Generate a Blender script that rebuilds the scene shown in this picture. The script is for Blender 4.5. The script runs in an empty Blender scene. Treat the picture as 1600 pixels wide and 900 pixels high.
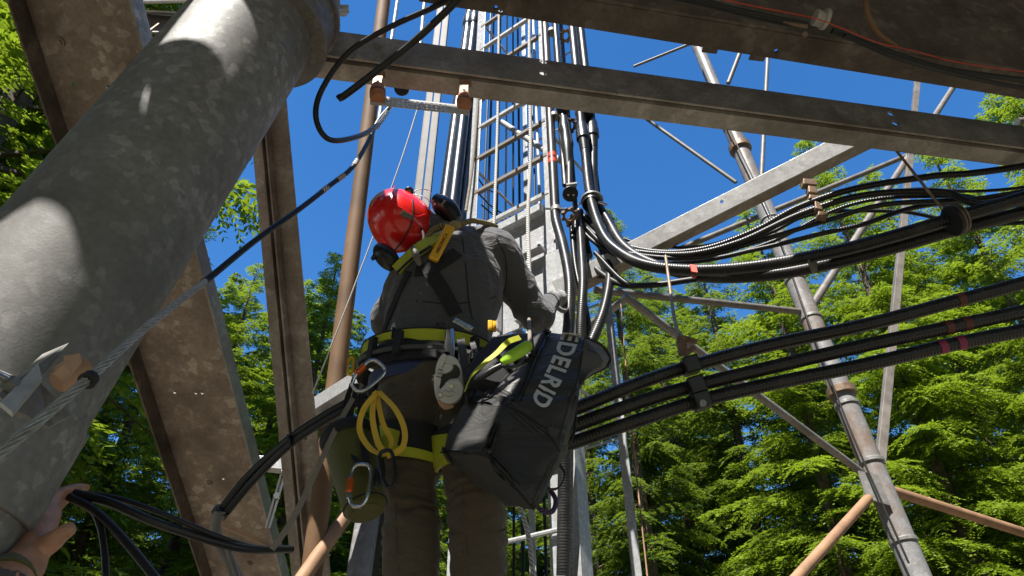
import bpy, bmesh, math, random
import numpy as np
from mathutils import Vector, Matrix, Quaternion
random.seed(7)
S = bpy.context.scene
C = S.collection
R = math.radians
# ------------------------------------------------------------------ camera
PITCH = 38.0
FPX = 1067.0
CAM = Vector((0, 0, 1.6))
cd = bpy.data.cameras.new('camera'); cam = bpy.data.objects.new('camera', cd); C.objects.link(cam)
cam.location = CAM; cam.rotation_euler = (R(90 + PITCH), 0, 0)
cd.sensor_width = 36; cd.lens = 36 * FPX / 1600; cd.clip_start = .02; cd.clip_end = 2000
S.camera = cam
S.render.resolution_x = 1024; S.render.resolution_y = 576
# ------------------------------------------------------------------ light
SUN = Vector((-.24, -.46, .855)).normalized()          # direction towards the sun
w = bpy.data.worlds.new('World'); S.world = w; w.use_nodes = True
nt = w.node_tree; bg = nt.nodes['Background']
sky = nt.nodes.new('ShaderNodeTexSky'); sky.sky_type = 'NISHITA'; sky.sun_disc = False
sky.sun_elevation = math.asin(SUN.z); sky.sun_rotation = math.atan2(SUN.x, SUN.y)
sky.altitude = 1000; sky.air_density = 1.0; sky.dust_density = 0.2; sky.ozone_density = 3.0
hs = nt.nodes.new('ShaderNodeHueSaturation'); hs.inputs['Saturation'].default_value = 1.28; hs.inputs['Value'].default_value = 1.3; hs.inputs['Hue'].default_value = .502
nt.links.new(sky.outputs[0], hs.inputs['Color']); nt.links.new(hs.outputs[0], bg.inputs[0]); bg.inputs[1].default_value = 0.09
sl = bpy.data.lights.new('sun', 'SUN'); sl.energy = 5.0; sl.angle = R(.5); sl.color = (1, .955, .88)
so = bpy.data.objects.new('sun', sl); C.objects.link(so); so.rotation_euler = (-SUN).to_track_quat('-Z', 'Y').to_euler()
S.view_settings.view_transform = 'Standard'; S.view_settings.look = 'None'; S.view_settings.gamma = 1
S.view_settings.exposure = 1.12
S.render.engine = 'CYCLES'
S.cycles.max_bounces = 6; S.cycles.transparent_max_bounces = 4

# ------------------------------------------------------------------ ray helpers: a direction of sight and a real distance give a world point
_c, _s = math.cos(R(PITCH)), math.sin(R(PITCH))
def ray(px, py):
    a = (px - 800) / FPX; v = (450 - py) / FPX
    return Vector((a, _c - v * _s, _s + v * _c))
def W(px, py, Y):
    r = ray(px, py); return CAM + r * (Y / r.y)
def pxr(px, py, Y, wpx):                                # metres for a width of wpx at that point
    return wpx * (Y / ray(px, py).y) / FPX
def spline(pts, k=8):
    P = [Vector(p) for p in pts]
    if len(P) < 3:
        n = max(1, k); return [P[0].lerp(P[-1], i / n) for i in range(n + 1)]
    Q = [P[0] * 2 - P[1]] + P + [P[-1] * 2 - P[-2]]
    o = []
    for i in range(1, len(Q) - 2):
        a, b, c, d = Q[i-1], Q[i], Q[i+1], Q[i+2]
        for j in range(k):
            t = j / k
            o.append(.5 * ((2*b) + (c-a)*t + (2*a-5*b+4*c-d)*t*t + (3*b-a-3*c+d)*t**3))
    o.append(P[-1]); return o

# ------------------------------------------------------------------ mesh builder
class MB:
    def __init__(s): s.v = []; s.f = []; s.uv = []
    def add(s, vs, fs, uvs=None):
        n = len(s.v); s.v += [tuple(v) for v in vs]
        for f in fs: s.f.append([n + i for i in f])
        s.uv += (uvs if uvs else [(0, 0)] * len(vs))
        return s
    def box(s, c, ax, ay, az):                           # centre and three half-axis vectors
        c, ax, ay, az = map(Vector, (c, ax, ay, az))
        vs = [c + ax*i + ay*j + az*k for i in (-1, 1) for j in (-1, 1) for k in (-1, 1)]
        if ax.cross(ay).dot(az) < 0: vs = [c - ax*i + ay*j + az*k for i in (-1, 1) for j in (-1, 1) for k in (-1, 1)]
        return s.add(vs, [(0,1,3,2),(4,6,7,5),(0,4,5,1),(2,3,7,6),(0,2,6,4),(1,5,7,3)])
    def tube(s, pts, r, n=12, cap=True, ry=None, side=None, twist=0):
        P = [Vector(p) for p in pts]; m = len(P)
        rr = r if isinstance(r, (list, tuple)) else [r] * m
        if len(rr) != m: rr = [float(np.interp(i/(m-1), np.linspace(0, 1, len(rr)), rr)) for i in range(m)]
        r2 = rr if ry is None else (ry if isinstance(ry, (list, tuple)) else [ry] * m)
        if len(r2) != m: r2 = [float(np.interp(i/(m-1), np.linspace(0, 1, len(r2)), r2)) for i in range(m)]
        T = []
        for i in range(m):
            t = P[min(i+1, m-1)] - P[max(i-1, 0)]; T.append(t.normalized() if t.length > 1e-9 else Vector((0, 0, 1)))
        x = Vector(side) if side is not None else T[0].orthogonal()
        vs = []; uv = []; L = 0
        for i in range(m):
            if side is not None: x = Vector(side)
            x = (x - T[i] * x.dot(T[i])).normalized(); y = T[i].cross(x)
            if i: L += (P[i] - P[i-1]).length
            for j in range(n):
                a = 2 * math.pi * j / n + twist * L
                vs.append(P[i] + x * math.cos(a) * rr[i] + y * math.sin(a) * r2[i]); uv.append((j / n, L))
        fs = [(i*n+j, i*n+(j+1) % n, (i+1)*n+(j+1) % n, (i+1)*n+j) for i in range(m-1) for j in range(n)]
        if cap: fs.append(tuple(range(n-1, -1, -1))); fs.append(tuple((m-1)*n+j for j in range(n)))
        return s.add(vs, fs, uv)
    def ball(s, c, ax, ay, az, n=16, lo=0.0, hi=1.0):     # ellipsoid (lo..hi picks latitudes from the -az pole)
        c, ax, ay, az = map(Vector, (c, ax, ay, az)); k = n // 2
        vs = []; 
        for i in range(k + 1):
            t = math.pi * (lo + (hi - lo) * i / k)
            for j in range(n):
                a = 2*math.pi*j/n; vs.append(c - az*math.cos(t) + (ax*math.cos(a) + ay*math.sin(a))*math.sin(t))
        fs = [(i*n+j, i*n+(j+1) % n, (i+1)*n+(j+1) % n, (i+1)*n+j) for i in range(k) for j in range(n)]
        return s.add(vs, fs)
    def disc(s, c, axis, r, h, n=24):                     # solid disc, h = thickness, centred
        a = Vector(axis).normalized() * h / 2; c = Vector(c); return s.tube([c - a, c + a], r, n)
    def strap(s, pts, wdir, w, t=.002):                   # flat webbing along pts; wdir width direction (vector or list)
        P = [Vector(p) for p in pts]; m = len(P); vs = []; uv = []; L = 0
        for i in range(m):
            T = (P[min(i+1, m-1)] - P[max(i-1, 0)]).normalized()
            d = Vector(wdir[i] if isinstance(wdir, list) else wdir); d = (d - T*d.dot(T)).normalized(); q = T.cross(d)
            if i: L += (P[i]-P[i-1]).length
            for a, b in ((-1,-1), (1,-1), (1,1), (-1,1)):
                vs.append(P[i] + d*a*w/2 + q*b*t/2); uv.append((a*.5+.5, L))
        fs = [(i*4+j, i*4+(j+1) % 4, (i+1)*4+(j+1) % 4, (i+1)*4+j) for i in range(m-1) for j in range(4)]
        fs += [(3,2,1,0), tuple((m-1)*4+j for j in range(4))]
        return s.add(vs, fs, uv)
    def mesh(s, name, origin=Vector((0, 0, 0))):
        me = bpy.data.meshes.new(name)
        me.from_pydata([(v[0]-origin.x, v[1]-origin.y, v[2]-origin.z) for v in s.v], [], s.f)
        me.update()
        uvl = me.uv_layers.new(name='UVMap'); li = np.empty(len(me.loops), dtype=np.int32); me.loops.foreach_get('vertex_index', li)
        uva = np.array(s.uv, dtype=np.float32)[li]
        for p in me.polygons:                              # close the seam of tubes
            idx = list(p.loop_indices)
            us = [uva[i][0] for i in idx]
            if len(idx) == 4 and max(us) - min(us) > .6:
                for i in idx:
                    if uva[i][0] < .3: uva[i][0] += 1
        uvl.data.foreach_set('uv', uva.ravel())
        bm = bmesh.new(); bm.from_mesh(me); bmesh.ops.recalc_face_normals(bm, faces=bm.faces); bm.to_mesh(me); bm.free()
        return me

def setp(o, label=None, cat=None, group=None, kind=None):
    if label: o['label'] = label
    if cat: o['category'] = cat
    if group: o['group'] = group
    if kind: o['kind'] = kind
ORG = {}
def thing(name, label, cat, loc, group=None):
    o = bpy.data.objects.new(name, None); C.objects.link(o); o.location = Vector(loc); o.empty_display_size = .05
    setp(o, label, cat, group); ORG[o.name] = Vector(loc); return o
def obj(name, mb, mat, parent=None, smooth=40, bevel=0, origin=None, mods=None):
    if parent is not None: org = ORG[parent.name]
    else: org = Vector(origin) if origin is not None else Vector(mb.v[0])
    me = mb.mesh(name, org)
    o = bpy.data.objects.new(name, me); C.objects.link(o); me.materials.append(mat)
    if parent is not None: o.parent = parent
    else: o.location = org
    ORG[o.name] = org
    if bevel:
        m = o.modifiers.new('bevel', 'BEVEL'); m.width = bevel; m.segments = 2; m.limit_method = 'ANGLE'; m.angle_limit = R(40)
    if mods: mods(o)
    if smooth:
        me.polygons.foreach_set('use_smooth', [True] * len(me.polygons))
        if hasattr(me, 'set_sharp_from_angle'): me.set_sharp_from_angle(angle=R(smooth))
    return o
def one(name, mb, mat, label, cat, group=None, **k):
    o = obj(name, mb, mat, None, **k); setp(o, label, cat, group); return o
def struct(name, mb, mat, **k):
    o = obj(name, mb, mat, None, **k); o['kind'] = 'structure'; return o
def bake(o):                                              # apply modifiers into the mesh
    dg = bpy.context.evaluated_depsgraph_get(); me = bpy.data.meshes.new_from_object(o.evaluated_get(dg), depsgraph=dg)
    o.modifiers.clear(); o.data = me; return o
def cut(o, cyls):                                         # drill holes: list of (p, axis, r) in world coordinates
    mb = MB()
    for p, a, r in cyls: mb.disc(p, a, r, .12, 20)
    k = obj('cutter', mb, o.data.materials[0], None, origin=(0, 0, 0))
    bpy.context.view_layer.update()
    m = o.modifiers.new('b', 'BOOLEAN'); m.operation = 'DIFFERENCE'; m.object = k; m.solver = 'EXACT'
    bake(o); bpy.data.objects.remove(k)

# ------------------------------------------------------------------ materials
def newmat(name):
    m = bpy.data.materials.new(name); m.use_nodes = True; n = m.node_tree; n.nodes.clear()
    out = n.nodes.new('ShaderNodeOutputMaterial'); b = n.nodes.new('ShaderNodeBsdfPrincipled'); n.links.new(b.outputs[0], out.inputs[0])
    return m, n, b
def N(n, t, **k):
    x = n.nodes.new(t)
    for a, v in k.items(): setattr(x, a, v)
    return x
def ramp(n, src, stops):
    r = N(n, 'ShaderNodeValToRGB'); e = r.color_ramp.elements
    while len(e) < len(stops): e.new(.5)
    for i, (p, c) in enumerate(stops): e[i].position = p; e[i].color = (*c, 1) if len(c) == 3 else c
    n.links.new(src, r.inputs[0]); return r.outputs[0]
def noise(n, vec, sc, det=4, rough=.55):
    x = N(n, 'ShaderNodeTexNoise'); x.inputs['Scale'].default_value = sc; x.inputs['Detail'].default_value = det; x.inputs['Roughness'].default_value = rough
    n.links.new(vec, x.inputs['Vector']); return x.outputs['Fac']
def mix(n, fac, a, b, mode='MIX'):
    x = N(n, 'ShaderNodeMix', data_type='RGBA', blend_type=mode)
    for i, v in ((0, fac), (6, a), (7, b)):
        if hasattr(v, 'links') or hasattr(v, 'is_output'): n.links.new(v, x.inputs[i])
        else: x.inputs[i].default_value = v if i == 0 else (*v, 1)
    return x.outputs[2]
def math_(n, op, a, b=0.0, c=None):
    x = N(n, 'ShaderNodeMath', operation=op)
    for i, v in enumerate((a, b) if c is None else (a, b, c)):
        if hasattr(v, 'is_output'): n.links.new(v, x.inputs[i])
        else: x.inputs[i].default_value = v
    return x.outputs[0]
def bump(n, b, h, st=.3, dist=.01):
    x = N(n, 'ShaderNodeBump'); x.inputs['Strength'].default_value = st; x.inputs['Distance'].default_value = dist
    n.links.new(h, x.inputs['Height']); n.links.new(x.outputs[0], b.inputs['Normal']); return x
def coord(n): return N(n, 'ShaderNodeTexCoord').outputs['Object']

def galv(name, c1, c2, dirt, spangle=28, amount=.5, dirtsc=3, metal=.35, rough=.5, dirtlim=(.42, .68)):
    m, n, b = newmat(name); co = coord(n)
    d = N(n, 'ShaderNodeVectorMath', operation='ADD'); ns = N(n, 'ShaderNodeTexNoise'); ns.inputs['Scale'].default_value = spangle * 1.6; ns.inputs['Detail'].default_value = 2
    n.links.new(co, ns.inputs['Vector']); sc = N(n, 'ShaderNodeVectorMath', operation='SCALE'); sc.inputs[3].default_value = .6 / spangle
    n.links.new(ns.outputs['Color'], sc.inputs[0]); n.links.new(co, d.inputs[0]); n.links.new(sc.outputs[0], d.inputs[1])
    v = N(n, 'ShaderNodeTexVoronoi'); v.inputs['Scale'].default_value = spangle; n.links.new(d.outputs[0], v.inputs['Vector'])
    sp = N(n, 'ShaderNodeSeparateColor'); n.links.new(v.outputs['Color'], sp.inputs[0])
    base = mix(n, ramp(n, sp.outputs[0], [(0, (0, 0, 0)), (.55, (.25,)*3), (.8, (.35,)*3), (.86, (1, 1, 1))]), c1, c2)
    big = noise(n, co, dirtsc, 5); fine = noise(n, co, 60, 3)
    col = mix(n, ramp(n, big, [(dirtlim[0], (0, 0, 0)), (dirtlim[1], (1, 1, 1))]), base, dirt)
    col = mix(n, math_(n, 'MULTIPLY', ramp(n, fine, [(.35, (0, 0, 0)), (.7, (1, 1, 1))]), .35), col, tuple(x*.55 for x in dirt))
    n.links.new(col, b.inputs['Base Color']); b.inputs['Metallic'].default_value = metal
    n.links.new(math_(n, 'ADD', math_(n, 'MULTIPLY', sp.outputs[1], .18), rough - .09), b.inputs['Roughness'])
    bump(n, b, noise(n, co, 150, 5, .65), .16, .003)
    return m
def plain(name, col, rough=.5, metal=0, var=.25, sc=14, bmp=.15, bsc=120, coat=0, spec=.5):
    m, n, b = newmat(name); co = coord(n)
    f = noise(n, co, sc, 4)
    n.links.new(mix(n, ramp(n, f, [(.3, (0,)*3), (.7, (1,)*3)]), tuple(max(0, x*(1-var)) for x in col), tuple(min(1, x*(1+var)) for x in col)), b.inputs['Base Color'])
    b.inputs['Roughness'].default_value = rough; b.inputs['Metallic'].default_value = metal; b.inputs['Coat Weight'].default_value = coat
    b.inputs['Specular IOR Level'].default_value = spec
    if bmp: bump(n, b, noise(n, co, bsc, 3), bmp, .003)
    return m
def ribbed(name, col, freq, depth=.004, rough=.28, spec=.5, dust=.1):   # corrugated cable jacket
    m, n, b = newmat(name); uv = N(n, 'ShaderNodeUVMap').outputs[0]; sp = N(n, 'ShaderNodeSeparateXYZ'); n.links.new(uv, sp.inputs[0])
    s = math_(n, 'SINE', math_(n, 'MULTIPLY', sp.outputs[1], freq * 6.283))
    co = coord(n); f = noise(n, co, 9, 5)
    n.links.new(mix(n, ramp(n, f, [(.5, (0,)*3), (.8, (dust*4,)*3)]), col, (.09, .085, .075)), b.inputs['Base Color'])
    n.links.new(math_(n, 'ADD', math_(n, 'MULTIPLY', f, .3), rough-.1), b.inputs['Roughness']); b.inputs['Specular IOR Level'].default_value = spec
    bump(n, b, s, .35, depth); return m
def twisted(name, c1, c2, turns, strands, rough=.6, metal=0, depth=.003):     # laid rope
    m, n, b = newmat(name); uv = N(n, 'ShaderNodeUVMap').outputs[0]; sp = N(n, 'ShaderNodeSeparateXYZ'); n.links.new(uv, sp.inputs[0])
    ph = math_(n, 'ADD', math_(n, 'MULTIPLY', sp.outputs[1], turns * 6.283), math_(n, 'MULTIPLY', sp.outputs[0], strands * 6.283))
    s = math_(n, 'SINE', ph)
    n.links.new(mix(n, ramp(n, math_(n, 'MULTIPLY_ADD', s, .5, .5), [(.05, (0,)*3), (.45, (1,)*3)]), c2, c1), b.inputs['Base Color'])
    b.inputs['Roughness'].default_value = rough; b.inputs['Metallic'].default_value = metal; bump(n, b, s, .7, depth); return m
def cloth(name, col, var=.2, rough=.85, weave=900, fold=0.0, foldsc=9, sheen=.2):
    m, n, b = newmat(name); co = coord(n)
    f = noise(n, co, 5, 4); g = noise(n, co, weave, 2)
    n.links.new(mix(n, f, tuple(x*(1-var) for x in col), tuple(x*(1+var) for x in col)), b.inputs['Base Color'])
    b.inputs['Roughness'].default_value = rough; b.inputs['Sheen Weight'].default_value = sheen
    b1 = bump(n, b, g, .35, .0015)
    if fold:
        w_ = N(n, 'ShaderNodeTexNoise'); w_.inputs['Scale'].default_value = foldsc; w_.inputs['Detail'].default_value = 3; w_.inputs['Distortion'].default_value = 1.2
        mp = N(n, 'ShaderNodeMapping'); mp.inputs['Scale'].default_value = (1, 1, 2.6); n.links.new(co, mp.inputs[0]); n.links.new(mp.outputs[0], w_.inputs['Vector'])
        b2 = N(n, 'ShaderNodeBump'); b2.inputs['Strength'].default_value = fold; b2.inputs['Distance'].default_value = .05
        n.links.new(w_.outputs['Fac'], b2.inputs['Height']); n.links.new(b2.outputs[0], b1.inputs['Normal'])
    return m
M = {}
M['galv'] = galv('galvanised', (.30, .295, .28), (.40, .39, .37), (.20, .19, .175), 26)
M['pipe'] = galv('galvanised_pipe', (.215, .212, .205), (.36, .352, .34), (.15, .145, .137), 44, dirtsc=2.2, metal=.0, rough=.55)
M['brown'] = galv('weathered_channel', (.28, .222, .182), (.48, .41, .35), (.16, .12, .095), 26, dirtsc=4, metal=.1, rough=.6)
M['brown2'] = galv('weathered_and_shade_brown', (.34, .285, .24), (.45, .39, .34), (.21, .165, .135), 34, dirtsc=6, metal=.1, rough=.6)
M['beam'] = galv('weathered_beam', (.46, .435, .395), (.60, .565, .51), (.27, .24, .205), 24, dirtsc=5, metal=.15, rough=.55)
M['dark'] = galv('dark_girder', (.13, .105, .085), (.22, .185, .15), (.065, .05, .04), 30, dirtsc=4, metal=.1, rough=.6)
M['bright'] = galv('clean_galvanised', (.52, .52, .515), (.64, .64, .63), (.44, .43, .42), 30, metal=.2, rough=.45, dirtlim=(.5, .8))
M['rail'] = galv('mast_galvanised', (.43, .435, .44), (.54, .545, .55), (.33, .335, .34), 60, metal=.2, rough=.42, dirtlim=(.5, .85))
M['leg'] = galv('tower_leg', (.24, .245, .25), (.32, .32, .32), (.20, .13, .085), 30, dirtsc=1.4, metal=.0, rough=.45, dirtlim=(.5, .64))
M['channelgrey'] = plain('dull_channel', (.10, .09, .078), .6, 0, .35, 8)
M['rustpipe'] = plain('rust_brown_pipe', (.29, .165, .09), .65, 0, .45, 3.5)
M['ochre'] = plain('ochre_pipe', (.16, .088, .040), .7, 0, .3, 4)
M['strut'] = plain('dull_steel', (.17, .15, .13), .55, .1, .3, 9)
M['jacket'] = ribbed('black_cable', (.014, .014, .015), 90, .0012, .31)
M['smoothcable'] = plain('smooth_cable', (.012, .012, .013), .42, 0, .3, 10, .1, 60)
M['bluecable'] = plain('blue_black_cable', (.010, .018, .038), .3, 0, .3, 10, .1, 60)
M['rubber'] = plain('black_rubber', (.014, .014, .014), .5, 0, .3)
M['blackplastic'] = plain('black_plastic', (.012, .013, .015), .35, 0, .2)
M['copperrod'] = plain('rusty_rod', (.30, .22, .15), .5, .5, .3, 30)
M['cast'] = plain('cast_bracket', (.22, .15, .10), .5, .4, .4, 30, .3)
M['steel'] = plain('steel', (.55, .55, .55), .22, .9, .1)
M['alu'] = plain('aluminium', (.62, .62, .62), .4, .15, .1)
M['terra'] = plain('terracotta_insulator', (.48, .20, .10), .5, 0, .2)
M['tan'] = plain('tan_block', (.50, .30, .19), .6, 0, .15)
M['red'] = plain('red_helmet', (.75, .014, .011), .25, 0, .08, 4, 0, coat=.5)
M['redmark'] = plain('red_tape', (.6, .05, .02), .5)
M['pinkmark'] = plain('magenta_tape', (.28, .03, .09), .5)
M['brownmark'] = plain('brown_tape', (.12, .035, .025), .5)
M['orange'] = plain('orange_sleeve', (.65, .13, .02), .25, .4, .15)
M['yellowmetal'] = plain('yellow_anodised', (.80, .42, .02), .3, .2, .1)
M['jacketcloth'] = cloth('charcoal_jacket', (.074, .073, .078), .15, .8, 700, .35, 10, .2)
M['trouser'] = cloth('brown_trousers', (.085, .067, .045), .2, .9, 500, .35, 9)
M['hi'] = cloth('lime_webbing', (.48, .52, .02), .08, .65, 500, 0, 9, .1)
M['olive'] = cloth('olive_pouch', (.085, .085, .008), .2, .6, 500, .1)
M['yellowweb'] = ribbed('yellow_webbing', (.80, .52, .06), 420, .0008, .7, .3, 0)
M['blackweb'] = cloth('black_webbing', (.012, .012, .014), .2, .75, 500, 0, 9, .05)
M['bluecloth'] = cloth('blue_cloth', (.03, .05, .14), .2, .85)
M['khaki'] = twisted('khaki_elastic', (.30, .24, .10), (.08, .06, .02), 95, 0, .7)
M['bag'] = cloth('grey_bag', (.034, .0325, .031), .12, .52, 300, .25, 5, .05)
M['bagdark'] = cloth('bag_base', (.020, .019, .018), .12, .6, 300, .1, 5, .05)
M['mesh'] = cloth('grey_net', (.07, .07, .075), .3, .8, 260)
M['white'] = plain('grey_print', (.62, .62, .60), .6, 0, .05)
M['skin'] = plain('skin', (.50, .26, .17), .5, 0, .22, 30, .5, 120)
M['hair'] = plain('dark_hair', (.02, .015, .01), .6)
M['lime'] = plain('lime_plastic', (.35, .62, .03), .35)
M['rope'] = twisted('white_rope', (.62, .60, .56), (.28, .27, .25), 60, 3, .8)
M['greyrope'] = twisted('grey_rope', (.34, .30, .25), (.14, .12, .10), 90, 2, .8)
M['lanyard'] = cloth('grey_lanyard', (.27, .23, .19), .2, .8)
M['wire'] = plain('steel_wire', (.40, .385, .36), .4, .2, .25, 60)
M['purple'] = twisted('purple_cord', (.12, .06, .18), (.03, .02, .05), 120, 3)
M['bark'] = plain('bark', (.10, .075, .055), .9, 0, .5, 6, .8, 20)
M['glove'] = cloth('glove', (.20, .20, .20), .3, .8)

# ------------------------------------------------------------------ ground
def ground():
    m, n, b = newmat('gravel_and_moss'); co = coord(n)
    f = noise(n, co, .12, 4); g = noise(n, co, 14, 6)
    c = mix(n, ramp(n, f, [(.45, (0,)*3), (.6, (1,)*3)]), (.21, .175, .13), (.08, .08, .04))
    n.links.new(mix(n, math_(n, 'MULTIPLY', g, .6), c, (.11, .09, .065)), b.inputs['Base Color']); b.inputs['Roughness'].default_value = .95
    bump(n, b, g, .8, .05)
    mb = MB(); L = 600; k = 60; vs = []; fs = []
    rnd = random.Random(3)
    g1 = [math.copysign(abs(i/(k/2)-1)**2.2, i/(k/2)-1) * L for i in range(k + 1)]
    for y in g1:
        for x in g1:
            r = math.hypot(x, y); vs.append((x, y, 0 if r < 9 else rnd.uniform(-.25, .25) * min(1, (r-9)/10)))
    for j in range(k):
        for i in range(k):
            a = j*(k+1)+i; fs.append((a, a+1, a+k+2, a+k+1))
    mb.add(vs, fs); struct('ground', mb, m, smooth=60, origin=(0, 0, 0))
ground()

# ------------------------------------------------------------------ trees
def leafmat(name, c1, c2, ctip):
    m, n, b = newmat(name)
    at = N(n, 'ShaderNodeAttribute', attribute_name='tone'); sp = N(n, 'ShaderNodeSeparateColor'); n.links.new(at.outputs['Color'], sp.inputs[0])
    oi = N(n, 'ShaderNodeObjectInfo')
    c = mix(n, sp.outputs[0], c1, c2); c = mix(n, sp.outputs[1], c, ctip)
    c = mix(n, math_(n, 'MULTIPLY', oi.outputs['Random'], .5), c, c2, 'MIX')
    n.links.new(c, b.inputs['Base Color']); b.inputs['Roughness'].default_value = .5; b.inputs['Specular IOR Level'].default_value = .35
    tr = N(n, 'ShaderNodeBsdfTranslucent'); n.links.new(mix(n, .6, c, (.40, .55, .03)), tr.inputs[0])
    ms = N(n, 'ShaderNodeMixShader'); ms.inputs[0].default_value = .38
    out = [x for x in n.nodes if x.type == 'OUTPUT_MATERIAL'][0]
    n.links.new(b.outputs[0], ms.inputs[1]); n.links.new(tr.outputs[0], ms.inputs[2]); n.links.new(ms.outputs[0], out.inputs[0])
    return m
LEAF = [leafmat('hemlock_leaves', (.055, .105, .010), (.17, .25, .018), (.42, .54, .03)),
        leafmat('shaded_conifer_leaves', (.018, .045, .012), (.045, .085, .016), (.09, .16, .03))]  # second set is darker: shade painted into leaves of the shadowed trees
def tree_meshes(seed, H, Rb, low, dens=1.0, leafs=0.14):
    rg = np.random.default_rng(seed); V = []; TN = []; limbs = MB()
    tr = MB(); n = 16; bend = rg.uniform(-.15, .15, 2)
    axis = lambda z: np.array([bend[0]*math.sin(z*.3), bend[1]*math.sin(z*.25+1), z])
    tr.tube([Vector(axis(H*i/n)) for i in range(n+1)], [H*.0125*(1-i/n)**.8+.01 for i in range(n+1)], 10)
    tr.tube([(0, 0, -.4), (0, 0, .5)], [H*.018, H*.0125], 10)
    nb = int(175*dens)
    for k in range(nb):
        f = (k + rg.uniform(0, 1)) / nb; z = low + (H - low) * f ** .9
        q = 1 - (z - low*.3) / (H - low*.3)
        L = Rb * (q ** .75) * rg.uniform(.55, 1.12) + .18
        az = rg.uniform(0, 2*math.pi) ; D = np.array([math.cos(az), math.sin(az), 0]); Sd = np.array([-D[1], D[0], 0])
        up = rg.uniform(.1, .4) + .3*(1-q); dr = rg.uniform(.45, .85) * (.5 + q*.5)
        b0 = axis(z); P = lambda t: b0 + D*L*t + np.array([0, 0, (up*t - dr*t*t)*L])
        limbs.tube([Vector(P(t)) for t in (0, .25, .5, .75, .95)], [.018*L/2+.006, .013*L/2+.005, .009*L/2+.004, .006, .003], 4, cap=False)
        tone = rg.uniform(0, 1)
        m = max(4, int(L / .125))
        ts = np.linspace(.14, 1, m)
        for t in ts:
            p0 = P(t)
            for sgn in (-1, 1):
                if rg.random() < .12: continue
                l = L*.42*(1-t)**.7*min(1, t*2.5) + .16; l *= rg.uniform(.6, 1.25)
                th = rg.uniform(.6, 1.15); d = D*math.cos(th) + Sd*sgn*math.sin(th) + np.array([0, 0, rg.uniform(-.25, .1)])
                k2 = max(2, int(l / .058)); dro = rg.uniform(.2, .6)
                u = (np.arange(k2) + .5) / k2
                pp = p0 + np.outer(u*l, d) - np.outer(u*u*l*dro, (0, 0, 1))
                for s2 in (-1, 1):
                    ln = leafs*rg.uniform(.7, 1.35, k2)*(1.1-.45*u)
                    perp = np.cross(d, (0, 0, 1)); perp /= np.linalg.norm(perp)+1e-9
                    dirs = d*.75 + perp*s2*.85 + np.stack([rg.normal(0, .18, k2), rg.normal(0, .18, k2), rg.normal(-.22, .22, k2)], 1)
                    dirs /= np.linalg.norm(dirs, axis=1)[:, None]
                    wd = np.cross(dirs, np.array([0, 0, 1.0]) + rg.normal(0, .45, (k2, 3))); wd /= np.linalg.norm(wd, axis=1)[:, None]
                    tip = pp + dirs*ln[:, None]; mid = pp + dirs*(ln*.45)[:, None]; hw = (ln*.19)[:, None]
                    V.append(np.stack([pp, mid + wd*hw, tip, mid - wd*hw], 1).reshape(-1, 3))
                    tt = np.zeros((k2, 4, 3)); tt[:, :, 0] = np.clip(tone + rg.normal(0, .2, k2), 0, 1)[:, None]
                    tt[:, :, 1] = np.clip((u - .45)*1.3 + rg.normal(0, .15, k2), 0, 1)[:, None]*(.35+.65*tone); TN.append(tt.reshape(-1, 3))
    V = np.concatenate(V).astype(np.float32); TN = np.concatenate(TN).astype(np.float32); nq = len(V)//4
    me = bpy.data.meshes.new('foliage'); me.vertices.add(len(V)); me.vertices.foreach_set('co', V.ravel())
    me.loops.add(nq*4); me.loops.foreach_set('vertex_index', np.arange(nq*4, dtype=np.int32)); me.polygons.add(nq)
    me.polygons.foreach_set('loop_start', np.arange(0, nq*4, 4, dtype=np.int32)); me.update(calc_edges=True)
    ca = me.color_attributes.new('tone', 'FLOAT_COLOR', 'POINT'); ca.data.foreach_set('color', np.concatenate([TN, np.ones((len(TN), 1), np.float32)], 1).ravel())
    return me, tr.mesh('trunk'), limbs.mesh('limb'), H
TREES = []
for args in ((1, 21, 4.3, 2.5, 1.15), (2, 22, 3.9, 4.5, 1.05), (3, 19, 4.6, 2.0, 1.2), (4, 23, 3.6, 5.0, 1.0), (5, 20, 4.1, 3.0, 1.1)):
    TREES.append(tree_meshes(*args))
def plant_tree(v, x, y, H, rot, label, mat=0, group='conifers around the clearing', wide=1.0):
    me, tk, lb, h0 = TREES[v]; s = H / h0
    t = thing('conifer_tree', label, 'tree', (x, y, 0), group)
    t.scale = (s*wide, s*wide, s); t.rotation_euler.z = rot
    for nm, m_, mt in (('trunk', tk, M['bark']), ('limbs', lb, M['bark']), ('crown', me, LEAF[mat])):
        o = bpy.data.objects.new(nm, m_); C.objects.link(o); o.parent = t
        if not m_.materials: m_.materials.append(mt)
        if nm == 'crown': o.material_slots[0].link = 'OBJECT'; o.material_slots[0].material = mt
    return t
def apex(v, px, py, Y, rot, label, mat=0, wide=1.0, **k):
    p = W(px, py, Y); return plant_tree(v, p.x, p.y, p.z, rot, label, mat, wide=wide, **k)
apex(2, 385, -330, 9.0, .3, 'tall near conifer at the left edge, behind the wide overhead channel', wide=.9)
apex(4, 250, -110, 12.5, 4.3, 'second tall conifer at the left edge, standing behind the nearest one')
apex(0, 150, 60, 13, 1.3, 'conifer seen just below the big grey pipe at far left')
apex(4, 258, 330, 16, 2.3, 'conifer with sunlit sprays between the big pipe and the brown channel')
apex(3, 338, 300, 17, 2.9, 'pointed conifer top against the sky right of the big pipe', wide=.8)
apex(1, 405, 410, 19, .9, 'short conifer behind the upright double angle brace')
apex(4, 530, 395, 16.5, 4.1, 'conifer with pointed top behind the brown pole left of the person', wide=.95)
apex(0, 480, 440, 20, 5.1, 'lower conifer between the angle brace and the brown pole')
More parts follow.
